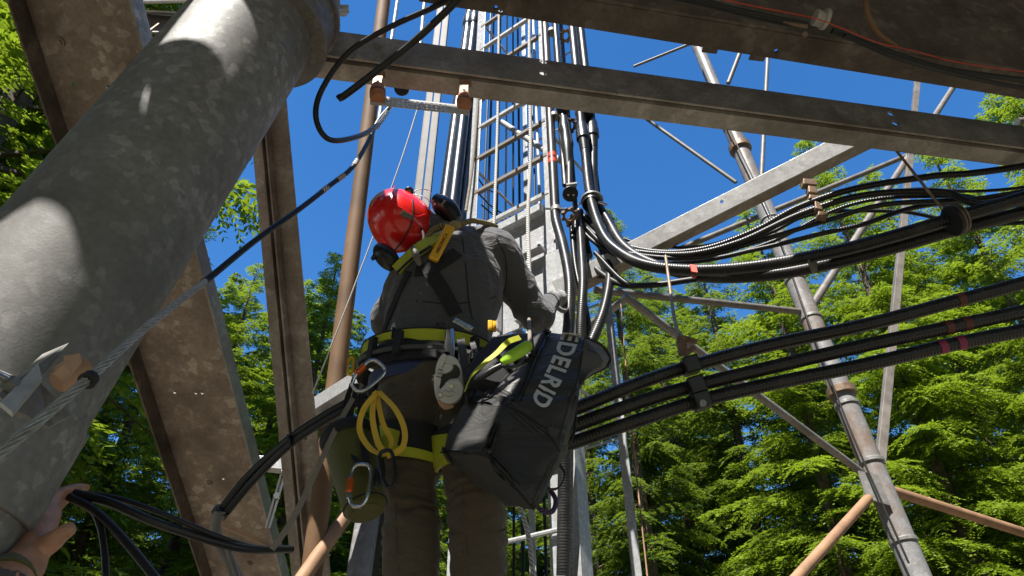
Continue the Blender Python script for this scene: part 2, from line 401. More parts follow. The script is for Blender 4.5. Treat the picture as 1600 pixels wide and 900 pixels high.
apex(2, 640, 470, 19, 1.9, 'conifer hidden mostly behind the person', 1)
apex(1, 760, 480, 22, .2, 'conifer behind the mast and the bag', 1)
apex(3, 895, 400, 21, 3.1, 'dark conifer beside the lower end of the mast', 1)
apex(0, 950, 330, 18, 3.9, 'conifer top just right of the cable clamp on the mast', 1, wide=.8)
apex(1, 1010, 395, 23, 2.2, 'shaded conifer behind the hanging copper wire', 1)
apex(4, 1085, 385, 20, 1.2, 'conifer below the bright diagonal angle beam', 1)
apex(2, 1165, 330, 17, 5.5, 'bushy conifer behind the leaning tower leg')
apex(0, 1255, 212, 15.5, .6, 'conifer with top showing between the long beam and the diagonal beam', wide=.85)
apex(4, 1350, 270, 17, 2.0, 'conifer right of the leaning tower leg')
apex(3, 1440, 215, 15, 4.4, 'narrow conifer below the long beam near the round hanging clamp')
apex(2, 1555, 120, 12, 3.3, 'bright near conifer at the right edge')
apex(0, 1730, 60, 12.5, 1.1, 'tall conifer cut off by the right edge of the photo')
# deeper rows of the wood, one mass behind the trees above
def wood(oname, label, spots, seed):
    rg = random.Random(seed)
    mb_v = []; mb_t = []
    src = [TREES[i] for i in (1, 3, 4)]
    for i, p in enumerate(spots(rg)):
        me, tk, lb, h0 = src[i % 3]; s = p.z / h0; a = rg.uniform(0, 6.28)
        co = np.empty(len(me.vertices)*3, np.float32); me.vertices.foreach_get('co', co); co = co.reshape(-1, 4, 3)
        ctr = co.mean(1, keepdims=True); co = ctr + (co-ctr)*1.35
        co = co.reshape(-1, 3)*s; ca, sa = math.cos(a), math.sin(a)
        co = np.stack([co[:, 0]*ca-co[:, 1]*sa+p.x, co[:, 0]*sa+co[:, 1]*ca+p.y, co[:, 2]], 1)
        mb_v.append(co); t = np.full((len(co), 4), 1, np.float32); t[:, 0] = rg.random(); t[:, 1] = .12; mb_t.append(t)
    V = np.concatenate(mb_v); T = np.concatenate(mb_t); nq = len(V)//4
    me = bpy.data.meshes.new('wood'); me.vertices.add(len(V)); me.vertices.foreach_set('co', V.astype(np.float32).ravel())
    me.loops.add(nq*4); me.loops.foreach_set('vertex_index', np.arange(nq*4, dtype=np.int32)); me.polygons.add(nq)
    me.polygons.foreach_set('loop_start', np.arange(0, nq*4, 4, dtype=np.int32)); me.update(calc_edges=True)
    ca = me.color_attributes.new('tone', 'FLOAT_COLOR', 'POINT'); ca.data.foreach_set('color', T.ravel())
    me.materials.append(LEAF[1]); o = bpy.data.objects.new(oname, me); C.objects.link(o)
    setp(o, label, 'wood', kind='stuff')
def back_row(rg):
    for i in range(34):
        px = -350 + i*66 + rg.uniform(-25, 25); Y = rg.uniform(24, 34)
        yield W(px, 455 + rg.uniform(-25, 40) - max(0, (px-1150)*.42) - max(0, (260-px)*1.3), Y)
def round_camera(rg):
    for i in range(30):
        a = math.pi*(1.0 + (i+.5)/30) + rg.uniform(-.04, .04); a = math.pi*.93 + (i+.5)/30*math.pi*1.14
        d = rg.uniform(13, 19); h = d*1.22 if abs(a-math.radians(242)) < .5 else d*1.8
        yield Vector((math.cos(a)*d, math.sin(a)*d, h))
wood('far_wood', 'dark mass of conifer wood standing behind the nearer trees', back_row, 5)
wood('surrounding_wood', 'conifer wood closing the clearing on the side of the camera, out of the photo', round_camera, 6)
#@@STRUCTURE
# ------------------------------------------------------------------ steelwork
def prism(p0, p1, av, rects, bv=None, name=None, mb=None):
    """boxes (a0,a1,b0,b1) swept from p0 to p1; av = away axis hint, b = perpendicular (up-ish unless bv)"""
    mb = mb or MB(); p0, p1 = Vector(p0), Vector(p1); t = (p1-p0).normalized()
    a = Vector(av); a = (a - t*a.dot(t)).normalized(); b = t.cross(a)
    if b.dot(Vector(bv) if bv else Vector((0, 0, 1))) < 0: b = -b
    h = (p1-p0)/2; c = (p0+p1)/2
    for a0, a1, b0, b1 in rects:
        mb.box(c + a*(a0+a1)/2 + b*(b0+b1)/2, h, a*(a1-a0)/2, b*(b1-b0)/2)
    return mb, t, a, b
def bolt(p, ax, r=.012, h=.012, parent=None, mat=None, name='bolt'):
    mb = MB(); a = Vector(ax).normalized()
    mb.tube([Vector(p), Vector(p)+a*h], r, 6); mb.tube([Vector(p)+a*h, Vector(p)+a*h*2.2], r*.5, 8)
    return obj(name, mb, mat or M['steel'], parent)
def extend(a, b, k0=0, k1=0):
    d = b-a; return a - d*k0, b + d*k1

# big pipe: tower leg in front ------------------------------------------------
pt, pb = W(405, 35, 1.24), W(-75, 690, 1.20)
ax = (pt-pb).normalized(); base = pb + ax * (-(pb.z)/ax.z)
top = pt + ax*.26
RP = pxr(250, 300, 1.22, 236)/2
t = thing('tower_leg', 'large mottled grey galvanised tower pipe crossing the left of the photo, nearest to the camera', 'tower leg', base)
obj('pipe', MB().tube([base + ax*i*(top-base).length/40 for i in range(41)], RP, 64), M['pipe'], t)
q0 = W(405, 55, 1.24)
def ring(c, w_, r_, tt=None): return MB().tube([c-ax*w_/2, c+ax*w_/2], r_, 64)
fl = obj('flange', ring(q0 + ax*.03, .02, RP+.022), M['pipe'], t, bevel=.003); obj('flange', ring(q0 + ax*.17, .018, RP+.02), M['pipe'], t, bevel=.003)
obj('collar', ring(q0 + ax*.10, .12, RP+.008), M['pipe'], t)
q1 = W(75, 655, 1.05); q1 = base + ax*((q1-base).dot(ax))
obj('collar', ring(q1 + ax*-.02, .20, RP+.010), M['pipe'], t, bevel=.003)
mb = MB(); mb.tube([(base.x, base.y, -.3), (base.x, base.y, .22)], .5, 32); obj('footing', mb, plain('concrete', (.35, .34, .31), .9, 0, .2), t, bevel=.02)
# clamp bracket with bolt and the tan block on the near leg
bp = W(55, 590, .93)
rt = Vector((1, 0, 0)); n_ = (ray(60, 590)*-1).normalized()
t = thing('clamp_bracket', 'sharp cornered galvanised bracket with a long bolt, fixed to the near grey pipe', 'bracket', bp)
def P3(px, py, Y): return W(px, py, Y-.07)
def quadplate(pts, th, mb=None):
    mb = mb or MB(); P = [Vector(p) for p in pts]; n = (P[1]-P[0]).cross(P[2]-P[0]).normalized()*th
    k = len(P); vs = P + [p+n for p in P]
    return mb.add(vs, [tuple(range(k-1, -1, -1)), tuple(range(k, 2*k))] + [(i, (i+1) % k, k+(i+1) % k, k+i) for i in range(k)])
obj('plate', quadplate([P3(-6, 622, .90), P3(18, 640, .90), P3(108, 540, .98), P3(66, 558, .99)], .006), M['galv'], t, smooth=0, bevel=.001)
obj('plate', quadplate([P3(0, 628, .88), P3(60, 566, .93), P3(66, 590, .92), P3(20, 645, .88)], .008), M['bright'], t, smooth=0, bevel=.001)
obj('plate', quadplate([P3(22, 640, .93), P3(62, 596, .97), P3(112, 648, 1.0), P3(76, 668, .98)], .006), M['galv'], t, smooth=0, bevel=.001)
obj('threaded_bolt', MB().tube(spline([P3(-30, 572, .85), P3(16, 596, .9)], 2), .006, 10), M['steel'], t)
obj('nut', MB().disc(P3(16, 600, .9), P3(22, 604, .9)-P3(-6, 582, .87), .012, .012, 6), M['galv'], t)
t = thing('tan_plug', 'tan coloured faceted plastic plug beside the wire rope on the near pipe', 'plug', P3(105, 582, .95))
mb = MB(); c0 = P3(88, 598, .95); c1 = P3(132, 576, .97); mb.tube([c0, c0.lerp(c1, .3), c1], [.016, .024, .026], 8); obj('body', mb, M['tan'], t, smooth=20, bevel=.002)
obj('rib', quadplate([P3(100, 556, .94), P3(124, 552, .94), P3(128, 566, .94), P3(98, 604, .94)], .006), M['tan'], t, smooth=0)

# wide channel A ---------------------------------------------------------------
a0, a1 = extend(W(140, 40, 1.55), W(385, 880, 4.3), .35, .35)
cA = thing('channel_beam', 'wide brown mottled channel beam running overhead at left, partly behind the grey pipe', 'steel beam', a0)
wA = .46
mb, tA, aA, bA = prism(a0, a1, (1, 0, 0), [(-wA/2, wA/2, 0, .012)])
o = obj('web', mb, M['brown'], cA, smooth=0, bevel=.002)
hl = []
for px, py, s_ in ((116, 132, 1), (168, 136, 1), (178, 136, 1), (272, 613, 0), (305, 614, 0), (315, 614, 0), (348, 748, 0)):
    r_ = ray(px, py); k = (a0 - CAM).dot(bA)/r_.dot(bA); hl.append((CAM + r_*k, bA, .009 if s_ else .010))
cut(o, hl)
obj('flange', prism(a0, a1, (1, 0, 0), [(-wA/2-.010, -wA/2, -.10, .014)])[0], M['dark'], cA, smooth=0, bevel=.002)  # shaded flange, its shade put in as a darker material
obj('flange', prism(a0, a1, (1, 0, 0), [(wA/2, wA/2+.010, -.085, .014)])[0], M['galv'], cA, smooth=0, bevel=.002)  # lit flange, its light put in as a paler material
for px, py in ((95, 66), (327, 755), (390, 880)):
    r_ = ray(px, py); k = (a0 - CAM).dot(bA)/r_.dot(bA); bolt(CAM + r_*k, -bA, .02, .008, cA, M['brown'], 'bolt_head')
# double angle brace B ---------------------------------------------------------
b0, b1 = W(416, 152, 2.08), W(484, 890, 3.45); b0_, b1_ = extend(b0, b1, 0, .25)
tb = thing('angle_brace', 'upright brown double angle brace with a groove along it, left of the brown pole', 'steel brace', b0_)
n_ = Vector((.25, .9, .3))
obj('angle', prism(b0_, b1_, n_, [(0, .01, -.103, -.018), (-.045, 0, -.028, -.018)], bv=(1, 0, 0))[0], M['brown2'], tb, smooth=0, bevel=.0015)
o = obj('angle', prism(b0_, b1_, n_, [(0, .01, .0, .105), (-.045, 0, .0, .010)], bv=(1, 0, 0))[0], M['brown2'], tb, smooth=0, bevel=.0015)
obj('groove_shade', prism(b0_, b1_, n_, [(.012, .02, -.02, .002)], bv=(1, 0, 0))[0], M['dark'], tb, smooth=0)  # dark strip painting the shade in the groove between the angles
# long beam C ------------------------------------------------------------------
c0, c1 = W(488, 112, 1.47), W(1606, 256, 1.99); c0_, c1_ = extend(c0, c1, 0, .6)
tc = thing('long_beam', 'long weathered double angle beam crossing the sky from the grey pipe to the right edge', 'steel beam', c0_)
tt = (c1-c0).normalized(); av = Vector((0, 1, 0)); av = (av - tt*av.dot(tt)).normalized(); bv = tt.cross(av); bv = bv if bv.z > 0 else -bv
hC = .158
o = obj('front_angle', prism(c0_, c1_, av, [(-.078, -.068, .0, hC)])[0], M['beam'], tc, smooth=0, bevel=.002)
hl = []
pc = c0_ + av*(-.068)
for px, py in ((848, 99), (848, 117), (1390, 180), (1397, 195), (560, 96), (590, 78)):
    r_ = ray(px, py); k = (pc-CAM).dot(av)/r_.dot(av)
    if px > 700: hl.append((CAM + r_*k, av, .016))
    else: bolt(CAM + r_*k - av*.012, -av, .014, .008, tc, M['beam'], 'bolt_head')
cut(o, hl)
o = obj('rear_angle', prism(c0_, c1_, av, [(-.050, .025, .0, .011), (-.050, -.040, .011, .06)])[0], M['beam'], tc, smooth=0, bevel=.002)
obj('gap_shade', prism(c0_, c1_, av, [(-.067, -.051, .022, .034)])[0], M['dark'], tc, smooth=0)  # dark strip standing for the shade in the gap between the angles
# girder E ---------------------------------------------------------------------
e0, e1 = W(700, 10, 1.17), W(1606, 156, 1.50); e0_, e1_ = extend(e0, e1, .045, .9)
te = thing('dark_girder', 'dark brown stained girder across the top right corner, above the long beam', 'girder', e0_)
o = obj('flange', prism(e0_, e1_, (0, 1, 0), [(-.095, 0, 0, .012)])[0], M['dark'], te, smooth=0, bevel=.002)
_, tE, aE, bE = prism(e0_, e1_, (0, 1, 0), [(0, 1, 0, 1)])
hl = []
for px, py in ((774, 12), (782, 19), (1213, 80)):
    r_ = ray(px, py); k = (e0-CAM).dot(bE)/r_.dot(bE); hl.append((CAM + r_*k, bE, .008))
cut(o, hl)
obj('web', prism(e0_, e1_, (0, 1, 0), [(-.107, -.096, 0, .75)])[0], M['dark'], te, smooth=0, bevel=.002)
# bright diagonal angle F --------------------------------------------------------
f0, f1 = W(872, 462, 2.78), W(1385, 205, 2.02)
tf = thing('diagonal_angle', 'clean bright diagonal angle beam rising right from the mast to the long beam', 'steel beam', f0)
tt = (f1-f0).normalized(); 
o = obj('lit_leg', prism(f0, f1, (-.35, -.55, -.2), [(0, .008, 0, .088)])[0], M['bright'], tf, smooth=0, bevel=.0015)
_, tF, aF, bF = prism(f0, f1, (-.35, -.55, -.2), [(0, 1, 0, 1)])
hl = []
for px, py in ((1128, 316), ): 
    r_ = ray(px, py); k = (f0-CAM).dot(aF)/r_.dot(aF); hl.append((CAM+r_*k, aF, .009))
cut(o, hl)
obj('under_leg', prism(f0, f1, (-.35, -.55, -.2), [(-.095, -.001, 0, .008)])[0], M['brown2'], tf, smooth=0, bevel=.0015)  # browner, darker material puts the underside's shade into the colour

# added unseen deck over the camera, holed to shape sun and shade ------------------------------------------------
ZD = 4.75
def todeck(px, py, Y):
    p = W(px, py, Y); k = (ZD - p.z)/SUN.z; q = p + SUN*k; return (q.x, q.y)
def plate2d(outer, holes, z, th, name, mat, parent):
    cu = bpy.data.curves.new(name, 'CURVE'); cu.dimensions = '2D'; cu.fill_mode = 'BOTH'; cu.extrude = th/2
    for poly in [outer]+holes:
        sp = cu.splines.new('POLY'); sp.points.add(len(poly)-1); sp.use_cyclic_u = True
        for i, (x, y) in enumerate(poly): sp.points[i].co = (x, y, 0, 1)
    o = bpy.data.objects.new(name, cu); C.objects.link(o)
    dg = bpy.context.evaluated_depsgraph_get(); me = bpy.data.meshes.new_from_object(o.evaluated_get(dg)); bpy.data.objects.remove(o)
    o = bpy.data.objects.new(name, me); C.objects.link(o); me.materials.clear(); me.materials.append(mat)
    o.parent = parent; o.location = Vector((0, 0, z)) - ORG[parent.name]; return o
LIT = [  # sun patches wanted below; holes of the added deck are cut to throw them
    [(-400, 730, 1.0), (-400, 340, 1.0), (0, 352, 1.03), (60, 325, 1.03), (110, 333, 1.03), (150, 380, 1.03), (168, 450, 1.03), (172, 530, 1.0), (150, 620, .97), (100, 700, .96), (20, 730, .96)],
    [(255, 118, 1.08), (330, 20, 1.1), (470, 30, 1.06), (490, 160, 1.06), (400, 260, 1.03), (374, 180, 1.03), (374, 110, 1.03), (352, 82, 1.03), (340, 55, 1.04)],
    [(222, 166, 1.03), (218, 170, 1.03), (225, 145, 1.03), (237, 136, 1.04), (232, 156, 1.04)],
    [(188, 226, 1.03), (192, 222, 1.03), (196, 228, 1.03), (192, 234, 1.03)],
    [(712, 415, 1.97), (722, 395, 1.97), (730, 396, 1.97), (728, 425, 1.97)],
    [(690, 590, 1.85), (700, 520, 1.85), (728, 520, 1.85), (726, 640, 1.85), (690, 640, 1.85)],
    [(700, 690, 1.7), (740, 610, 1.7), (765, 560, 1.75), (850, 510, 1.75), (960, 520, 1.8), (960, 600, 1.8), (880, 615, 1.7), (830, 625, 1.7), (760, 700, 1.65)],
    [(545, 600, 1.85), (600, 570, 1.85), (650, 650, 1.85), (640, 720, 1.85), (560, 690, 1.85)],
    [(640, 585, 1.9), (680, 575, 1.9), (680, 610, 1.9), (645, 615, 1.9)],
    [(598, 455, 1.9), (632, 430, 1.9), (632, 436, 1.9), (600, 468, 1.9)],
    [(622, 505, 1.88), (634, 495, 1.88), (640, 498, 1.88), (622, 512, 1.88)],
    [(625, 480, 1.88), (648, 470, 1.88), (646, 476, 1.88), (624, 487, 1.88)],
    [(648, 405, 1.86), (664, 385, 1.86), (668, 388, 1.86), (650, 420, 1.86)],
    [(525, 790, 1.8), (560, 780, 1.8), (585, 820, 1.8), (560, 840, 1.8)],
]
td = thing('added_shade_deck', 'added unseen steel deck above the camera, holed to shape the sunlight', 'deck', (0, 0, ZD))
outer = [(-2.2, -1.6), (3.1, -1.6), (3.1, 1.68), (2.2, 1.65), (1.2, 1.54), (.3, 1.36), (-.05, 1.26), (-.30, 1.215), (-.44, 1.17), (-.505, 1.12), todeck(743, 372, 1.98)]
x9, y9 = outer[-1]; outer += [(x9-.01, y9+.09)]
h_ = [todeck(668, 352, 1.9), todeck(640, 350, 1.88), todeck(604, 330, 1.9), todeck(568, 352, 1.9)]
outer += [(h_[0][0]+.03, y9+.09)] + h_ + [(-1.5, 1.35), (-2.2, 1.35)]
holes = [[todeck(*p) for p in poly] for poly in LIT] + [[todeck(*q) for q in ((565, 165, 1.44), (560, 135, 1.44), (750, 148, 1.52), (750, 182, 1.52))]]
plate2d(outer, holes, ZD, .02, 'plate', M['galv'], td)
for x in (-2.1, -.9, .4, 1.7, 3.0):  # joists belong to the added unseen deck
    obj('joist', MB().box((x, -.1, ZD+.09), (.02, 0, 0), (0, 1.45, 0), (0, 0, .07)), M['galv'], td, smooth=0)
# ------------------------------------------------------------------ mast with ladder
mr = W(868, 470, 2.80); ml = W(738, 312, 3.14)
XR = Vector((mr.x-.01, 2.80, 0)); XL = Vector((ml.x, 3.14, 0)); LD = (XR-XL).normalized(); LN = Vector((LD.y, -LD.x, 0))   # LN faces the camera side
if LN.y > 0: LN = -LN
TOPZ = 15.5
t = thing('lattice_mast', 'tall bright galvanised ladder mast rising behind the person into the blue sky', 'mast', (XR.x, XR.y, 0))
def vert(P_, z0, z1, rects, mat, name, parent=t, bev=.0015):
    return obj(name, prism((P_.x, P_.y, z0), (P_.x, P_.y, z1), LN*-1, rects, bv=LD)[0], mat, parent, smooth=0, bevel=bev)
zg = W(858, 322, 2.80).z; z_r = W(858, 20, 2.80).z
vert(XR, zg-.35, TOPZ, [(0, .006, -.028, .028), (.006, .05, .022, .028)], M['rail'], 'rail')
vert(XR, -.1, zg-.35, [(0, .008, -.06, .07), (.008, .09, .062, .07)], M['rail'], 'column')
vert(XL, 1.5, TOPZ, [(0, .006, -.04, .04), (.006, .06, -.04, -.034)], M['rail'], 'rail')
z = zg + .12; k = 0
while z < 13:
    a = XL + Vector((0, 0, z)) - LN*.01; b = XR + Vector((0, 0, z)) - LN*.01
    obj('rung', prism(a, b, (0, 0, 1), [(-.014, .014, -.014, .014)], bv=LN)[0], M['strut'] if k % 3 else M['rail'], t, smooth=0, bevel=.001); z += .33; k += 1
# gusset panel below, and the ladder going on underneath
def panel(s0, s1, z0, z1, off, th, mat, name):
    a = XL.lerp(XR, s0); b = XL.lerp(XR, s1); c = (a+b)/2 + Vector((0, 0, (z0+z1)/2)) + LN*off
    return obj(name, MB().box(c, (b-a)/2, LN*th/2, Vector((0, 0, (z1-z0)/2))), mat, t, smooth=0, bevel=.002)
panel(-.2, .94, zg-.75, zg+.02, -.02, .01, M['rail'], 'gusset_plate')
panel(-.2, .94, zg-.03, zg+.025, .01, .05, M['rail'], 'gusset_lip')
panel(-.2, .94, zg-.33, zg-.31, .03, .06, M['rail'], 'shelf_angle')
panel(.62, .66, zg-.74, zg-.33, .02, .04, M['rail'], 'stiffener'); panel(.40, .43, zg-.74, zg-.33, .02, .04, M['rail'], 'stiffener')
panel(.0, .9, zg-1.45, zg-.80, -.03, .01, M['galv'], 'lower_panel')
z = zg-.95
while z > .3:
    a = XL + Vector((0, 0, z)) + LN*.02; b = XR + Vector((0, 0, z)) + LN*.02
    obj('lower_rung', MB().tube([a, b], .011, 8), M['rail'], t); z -= .3
# rear frame of the mast
RB = -LN*.62
vert(XL + RB, 1, TOPZ, [(0, .006, -.02, .02)], M['rail'], 'rear_rail'); vert(XR + RB, 1, TOPZ, [(0, .006, -.025, .025)], M['rail'], 'rear_rail')
z = zg - 1.2; i = 0
while z < 13:
    a = XL + RB + Vector((0, 0, z)); b = XR + RB + Vector((0, 0, z)); obj('rear_bar', MB().tube([a, b], .007, 6), M['rail'], t)
    if i % 2 == 0:
        obj('diagonal', MB().tube([XL + RB*.5 + Vector((0, 0, z+.9)), XR + RB*.5 + Vector((0, 0, z))], .022, 10), M['rail'], t)
        for q in (XL, XR): obj('side_bar', MB().tube([q + Vector((0, 0, z+.1)), q + RB + Vector((0, 0, z+.1))], .009, 6), M['rail'], t)
    z += .9; i += 1

# ------------------------------------------------------------------ lines, cables and ropes
def line(name, pts, wpx, mat, label, cat, group=None, k=8, n=12, r=None, mats=None, twist=0):
    """pts (px,py,Y): a cable of real radius through these places"""
    P = spline([W(*p) for p in pts], k)
    m = pts[len(pts)//2]; rr = r if r else pxr(m[0], m[1], m[2], wpx)/2
    return one(name, MB().tube(P, rr, n), mat, label, cat, group)
def lineat(parent, name, pts, r, mat, k=8, n=12):
    return obj(name, MB().tube(spline([W(*p) for p in pts], k), r, n), mat, parent)
# thin cables inside the mast
for px0, px1, Y, w_, m_, lab in ((772, 762, 3.75, 5, 'bluecable', 'thin black line inside the mast, nearest its left rail'), (785, 776, 3.7, 5, 'bluecable', 'thin black line inside the mast, second from its left rail'),
        (793, 790, 3.8, 4, 'rail', 'thin pale conduit in the middle of the mast'), (812, 812, 3.75, 5, 'bluecable', 'thin dark line right of the middle of the mast')):
    a = W(px1, 340, Y); one('mast_line', MB().tube([(a.x, a.y, 1), (a.x, a.y, 15)], w_*.0021, 8), M[m_], lab, 'cable', 'thin lines inside the mast')
for px0, Y, w_, m_, lab in ((757, 3.9, 4, 'smoothcable', 'thin black line far back in the mast, hugging its left side'), (802, 3.85, 4, 'smoothcable', 'thin black line just left of the thin dark line in the mast'), (843, 3.5, 6, 'rail', 'pale thin tube inside the mast near its right rail'), (836, 3.7, 4, 'bluecable', 'thin blue black line between the white rope and the right rail')):
    a = W(px0, 300, Y); one('mast_line', MB().tube([(a.x, a.y, 1), (a.x, a.y, 15)], w_*.0021, 8), M[m_], lab, 'cable', 'thin lines inside the mast')
for px0, Y, w_, lab in ((897, 2.85, 8, 'slim black cable in the gap between the fat connector and the feeder pair'), (935, 2.9, 6, 'thin black cable on the outer right of the feeder pair')):
    a = W(px0, 300, Y); one('mast_side_line', MB().tube([(a.x, a.y, W(px0, 360, Y).z), (a.x, a.y, 14)], w_*.0020, 10), M['smoothcable'], lab, 'cable', 'cables running up the right side of the mast')
for (x0, y0, x1, y1) in ((745, 300, 800, 340), (742, 270, 770, 300), (752, 320, 808, 352)):
    one('stray_wire', MB().tube(spline([W(x0, y0, 3.3), W((x0+x1)/2, (y0+y1)/2+6, 3.4), W(x1, y1, 3.5)], 6), .0055, 8), M['smoothcable'], {745: 'thin stray wire above the shoulder crossing the ladder foot, middle one', 742: 'thin stray wire above the shoulder, shortest and highest', 752: 'thin stray wire above the shoulder, lowest one'}[x0], 'wire', 'stray wires at the ladder foot')
# cables up the right side of the mast
GR = 'cables running up the right side of the mast'
YM = 2.72
def up(px, Y, wpx, z0, z1, label, mat='smoothcable', extra=()):
    a = W(px, 300, Y); r = wpx*.5*(Y/ray(px, 300).y)/FPX
    t = thing('mast_cable', label, 'cable', (a.x, a.y, z0), GR)
    return t, a, r
def zat(py, Y, px=870): return W(px, py, Y).z
t, a, r = up(866, 2.70, 15, 0, 0, 'black cable with red tape bands, against the right rail of the mast')
pts = [Vector((a.x, a.y, 14)), Vector((a.x, a.y, zat(322, 2.7)))] + [W(*p) for p in ((869, 345, 2.68), (880, 385, 2.62), (890, 440, 2.58), (889, 500, 2.58), (884, 580, 2.6), (880, 900, 2.75))]
obj('upper_jacket', MB().tube([pts[0], pts[1]], r, 14), M['smoothcable'], t); obj('jacket', MB().tube(spline(pts[1:], 8), r, 14), M['jacket'], t)
for py in (247, 256): obj('tape_band', MB().tube([(a.x, a.y, zat(py, 2.7)), (a.x, a.y, zat(py-6, 2.7))], r+.001, 14), M['redmark'], t)
t, a, r = up(882, 2.72, 9, 0, 0, 'slim black cable next to the red banded one on the mast')
b_ = W(886, 300, 2.68)
obj('jacket', MB().tube([(W(875, 60, 2.75).x, 2.75, 14), W(876, 200, 2.72), W(883, 290, 2.68)], r, 12), M['smoothcable'], t)
t, a, r = up(885, 2.68, 11, 0, 0, 'black cable with a fat jointed connector above the round black end plate')
P_ = [(a.x-.02, 2.7, 14), W(878, 175, 2.68), W(888, 225, 2.67), W(890, 295, 2.66)]
obj('jacket', MB().tube([Vector(P_[0])] + spline(P_[1:], 6), r, 12), M['smoothcable'], t)
obj('connector', MB().tube([W(881, 185, 2.67), W(882, 200, 2.67), W(884, 208, 2.67), W(886, 225, 2.67), W(887, 240, 2.67), W(888, 262, 2.67)], [r*1.3, r*1.9, r*1.6, r*2, r*1.6, r*1.1], 16), M['blackplastic'], t, smooth=30)
def fat(pxs, label, down):
    t = thing('mast_feeder', label, 'cable', W(pxs[0][0], pxs[0][1], YM), GR)
    top = W(*pxs[0]); r_ = .0265
    P_ = [Vector((top.x, top.y, 14)), top] ; Q = spline([W(*p) for p in pxs], 7)
    obj('upper_jacket', MB().tube([P_[0]] + Q[:8], r_, 16), M['smoothcable'], t)
    i = W(*pxs[1]); j = W(*pxs[2])
    obj('connector', MB().tube([i, i.lerp(j, .12), i.lerp(j, .3), i.lerp(j, .34), i.lerp(j, .6), i.lerp(j, .64), i.lerp(j, 1)], [r_*1.05, r_*1.35, r_*1.4, r_*1.55, r_*1.55, r_*1.25, r_*1.05], 18), M['blackplastic'], t, smooth=25)
    obj('lower_jacket', MB().tube(spline([W(*p) for p in pxs[2:]] + [W(*p) for p in down], 10), r_, 16), M['jacket'], t)
thick1 = [(940, 362, 2.58), (965, 392, 2.5), (1010, 414, 2.42), (1085, 422, 2.35), (1180, 416, 2.25), (1300, 394, 2.12), (1400, 368, 2.03), (1500, 338, 1.95), (1620, 302, 1.88), (1800, 240, 1.8), (2400, 60, 1.6)]
thick2 = [(950, 345, 2.66), (975, 385, 2.58), (1020, 412, 2.50), (1095, 432, 2.43), (1200, 430, 2.33), (1310, 409, 2.20), (1410, 383, 2.10), (1500, 357, 2.02), (1620, 326, 1.95), (1800, 270, 1.88), (2400, 100, 1.68)]
fat([(906, 165, 2.66), (908, 192, 2.66), (914, 236, 2.66), (922, 305, 2.64)], 'thick feeder cable, left of the joined pair, sweeping from the mast to the far right', thick1)
fat([(921, 165, 2.70), (924, 188, 2.70), (927, 232, 2.70), (929, 305, 2.69)], 'thick feeder cable, right of the joined pair, sweeping below its twin to the far right', thick2)
# other cables hanging at the mast foot
GL = 'black cables hanging below the mast clamps'
for pts, w_, lab in (([(905, 330, 2.7), (908, 380, 2.66), (911, 440, 2.6), (908, 500, 2.6), (905, 600, 2.65)], 15, 'black cable hanging straight down beside the gloved hand'),
        ([(915, 310, 2.75), (935, 370, 2.7), (952, 420, 2.64), (945, 480, 2.6), (922, 540, 2.6)], 15, 'black cable curving to the top of the grey bag'),
        ([(900, 340, 2.78), (915, 400, 2.72), (960, 440, 2.6), (1010, 446, 2.5), (1088, 436, 2.42)], 9, 'black cable looping low under the feeder pair and tied at its end'),
        ([(893, 350, 2.72), (900, 420, 2.68), (918, 500, 2.68), (920, 560, 2.7)], 10, 'slim black cable behind the gloved hand'),
        ([(880, 400, 2.75), (930, 430, 2.7), (960, 415, 2.68), (900, 345, 2.75)], 9, 'short black loop of cable behind the mast foot')):
    line('hanging_cable', pts, w_, M['jacket'] if w_ > 9 else M['rubber'], lab, 'cable', GL)
# bundle of thin cables sweeping right
GT = 'bundle of thin cables above the feeder pair'
thin = [
 ([(905, 330, 2.75), (950, 372, 2.65), (1020, 393, 2.5), (1100, 389, 2.38), (1180, 360, 2.25), (1245, 325, 2.15), (1330, 296, 2.05), (1450, 276, 1.98), (1620, 256, 1.9)], 10, 'highest thin cable of the bundle, arching alone over the others to the right edge'),
 ([(905, 345, 2.72), (960, 385, 2.6), (1060, 398, 2.42), (1150, 380, 2.28), (1250, 335, 2.15), (1350, 305, 2.05), (1470, 300, 1.98), (1620, 315, 1.9)], 10, 'thin cable second in the bundle, dipping again toward the right edge'),
 ([(910, 350, 2.7), (960, 390, 2.58), (1080, 403, 2.40), (1190, 375, 2.25), (1290, 345, 2.15), (1380, 320, 2.05), (1500, 312, 2.0), (1620, 296, 1.92)], 8, 'thin cable in the middle of the bundle with ribbed jacket'),
 ([(900, 352, 2.72), (955, 392, 2.62), (1090, 405, 2.44), (1180, 390, 2.32), (1280, 366, 2.2), (1350, 350, 2.15), (1440, 322, 2.1), (1620, 300, 2.05)], 8, 'lowest thin cable of the bundle, touching the pair at the round clamp'),
 ([(905, 340, 2.78), (980, 388, 2.66), (1100, 395, 2.50), (1200, 365, 2.36), (1270, 335, 2.28), (1400, 330, 2.2), (1620, 346, 2.1)], 6, 'very thin wire in the bundle ending low at the right edge'),
 ([(905, 335, 2.8), (990, 378, 2.68), (1100, 384, 2.52), (1210, 345, 2.36), (1280, 322, 2.25), (1420, 296, 2.15), (1620, 290, 2.08)], 5, 'very thin wire in the bundle close under the highest cable'),
 ([(915, 355, 2.7), (960, 398, 2.6), (1080, 410, 2.45), (1200, 380, 2.3), (1300, 330, 2.2), (1380, 310, 2.12), (1500, 306, 2.05), (1620, 304, 2.0)], 6, 'very thin wire crossing the bundle beside the hanger strap'),
 ([(930, 395, 2.65), (975, 440, 2.55), (1010, 447, 2.5), (1060, 440, 2.45)], 8, 'short thin cable under the left end of the feeder pair'),
]
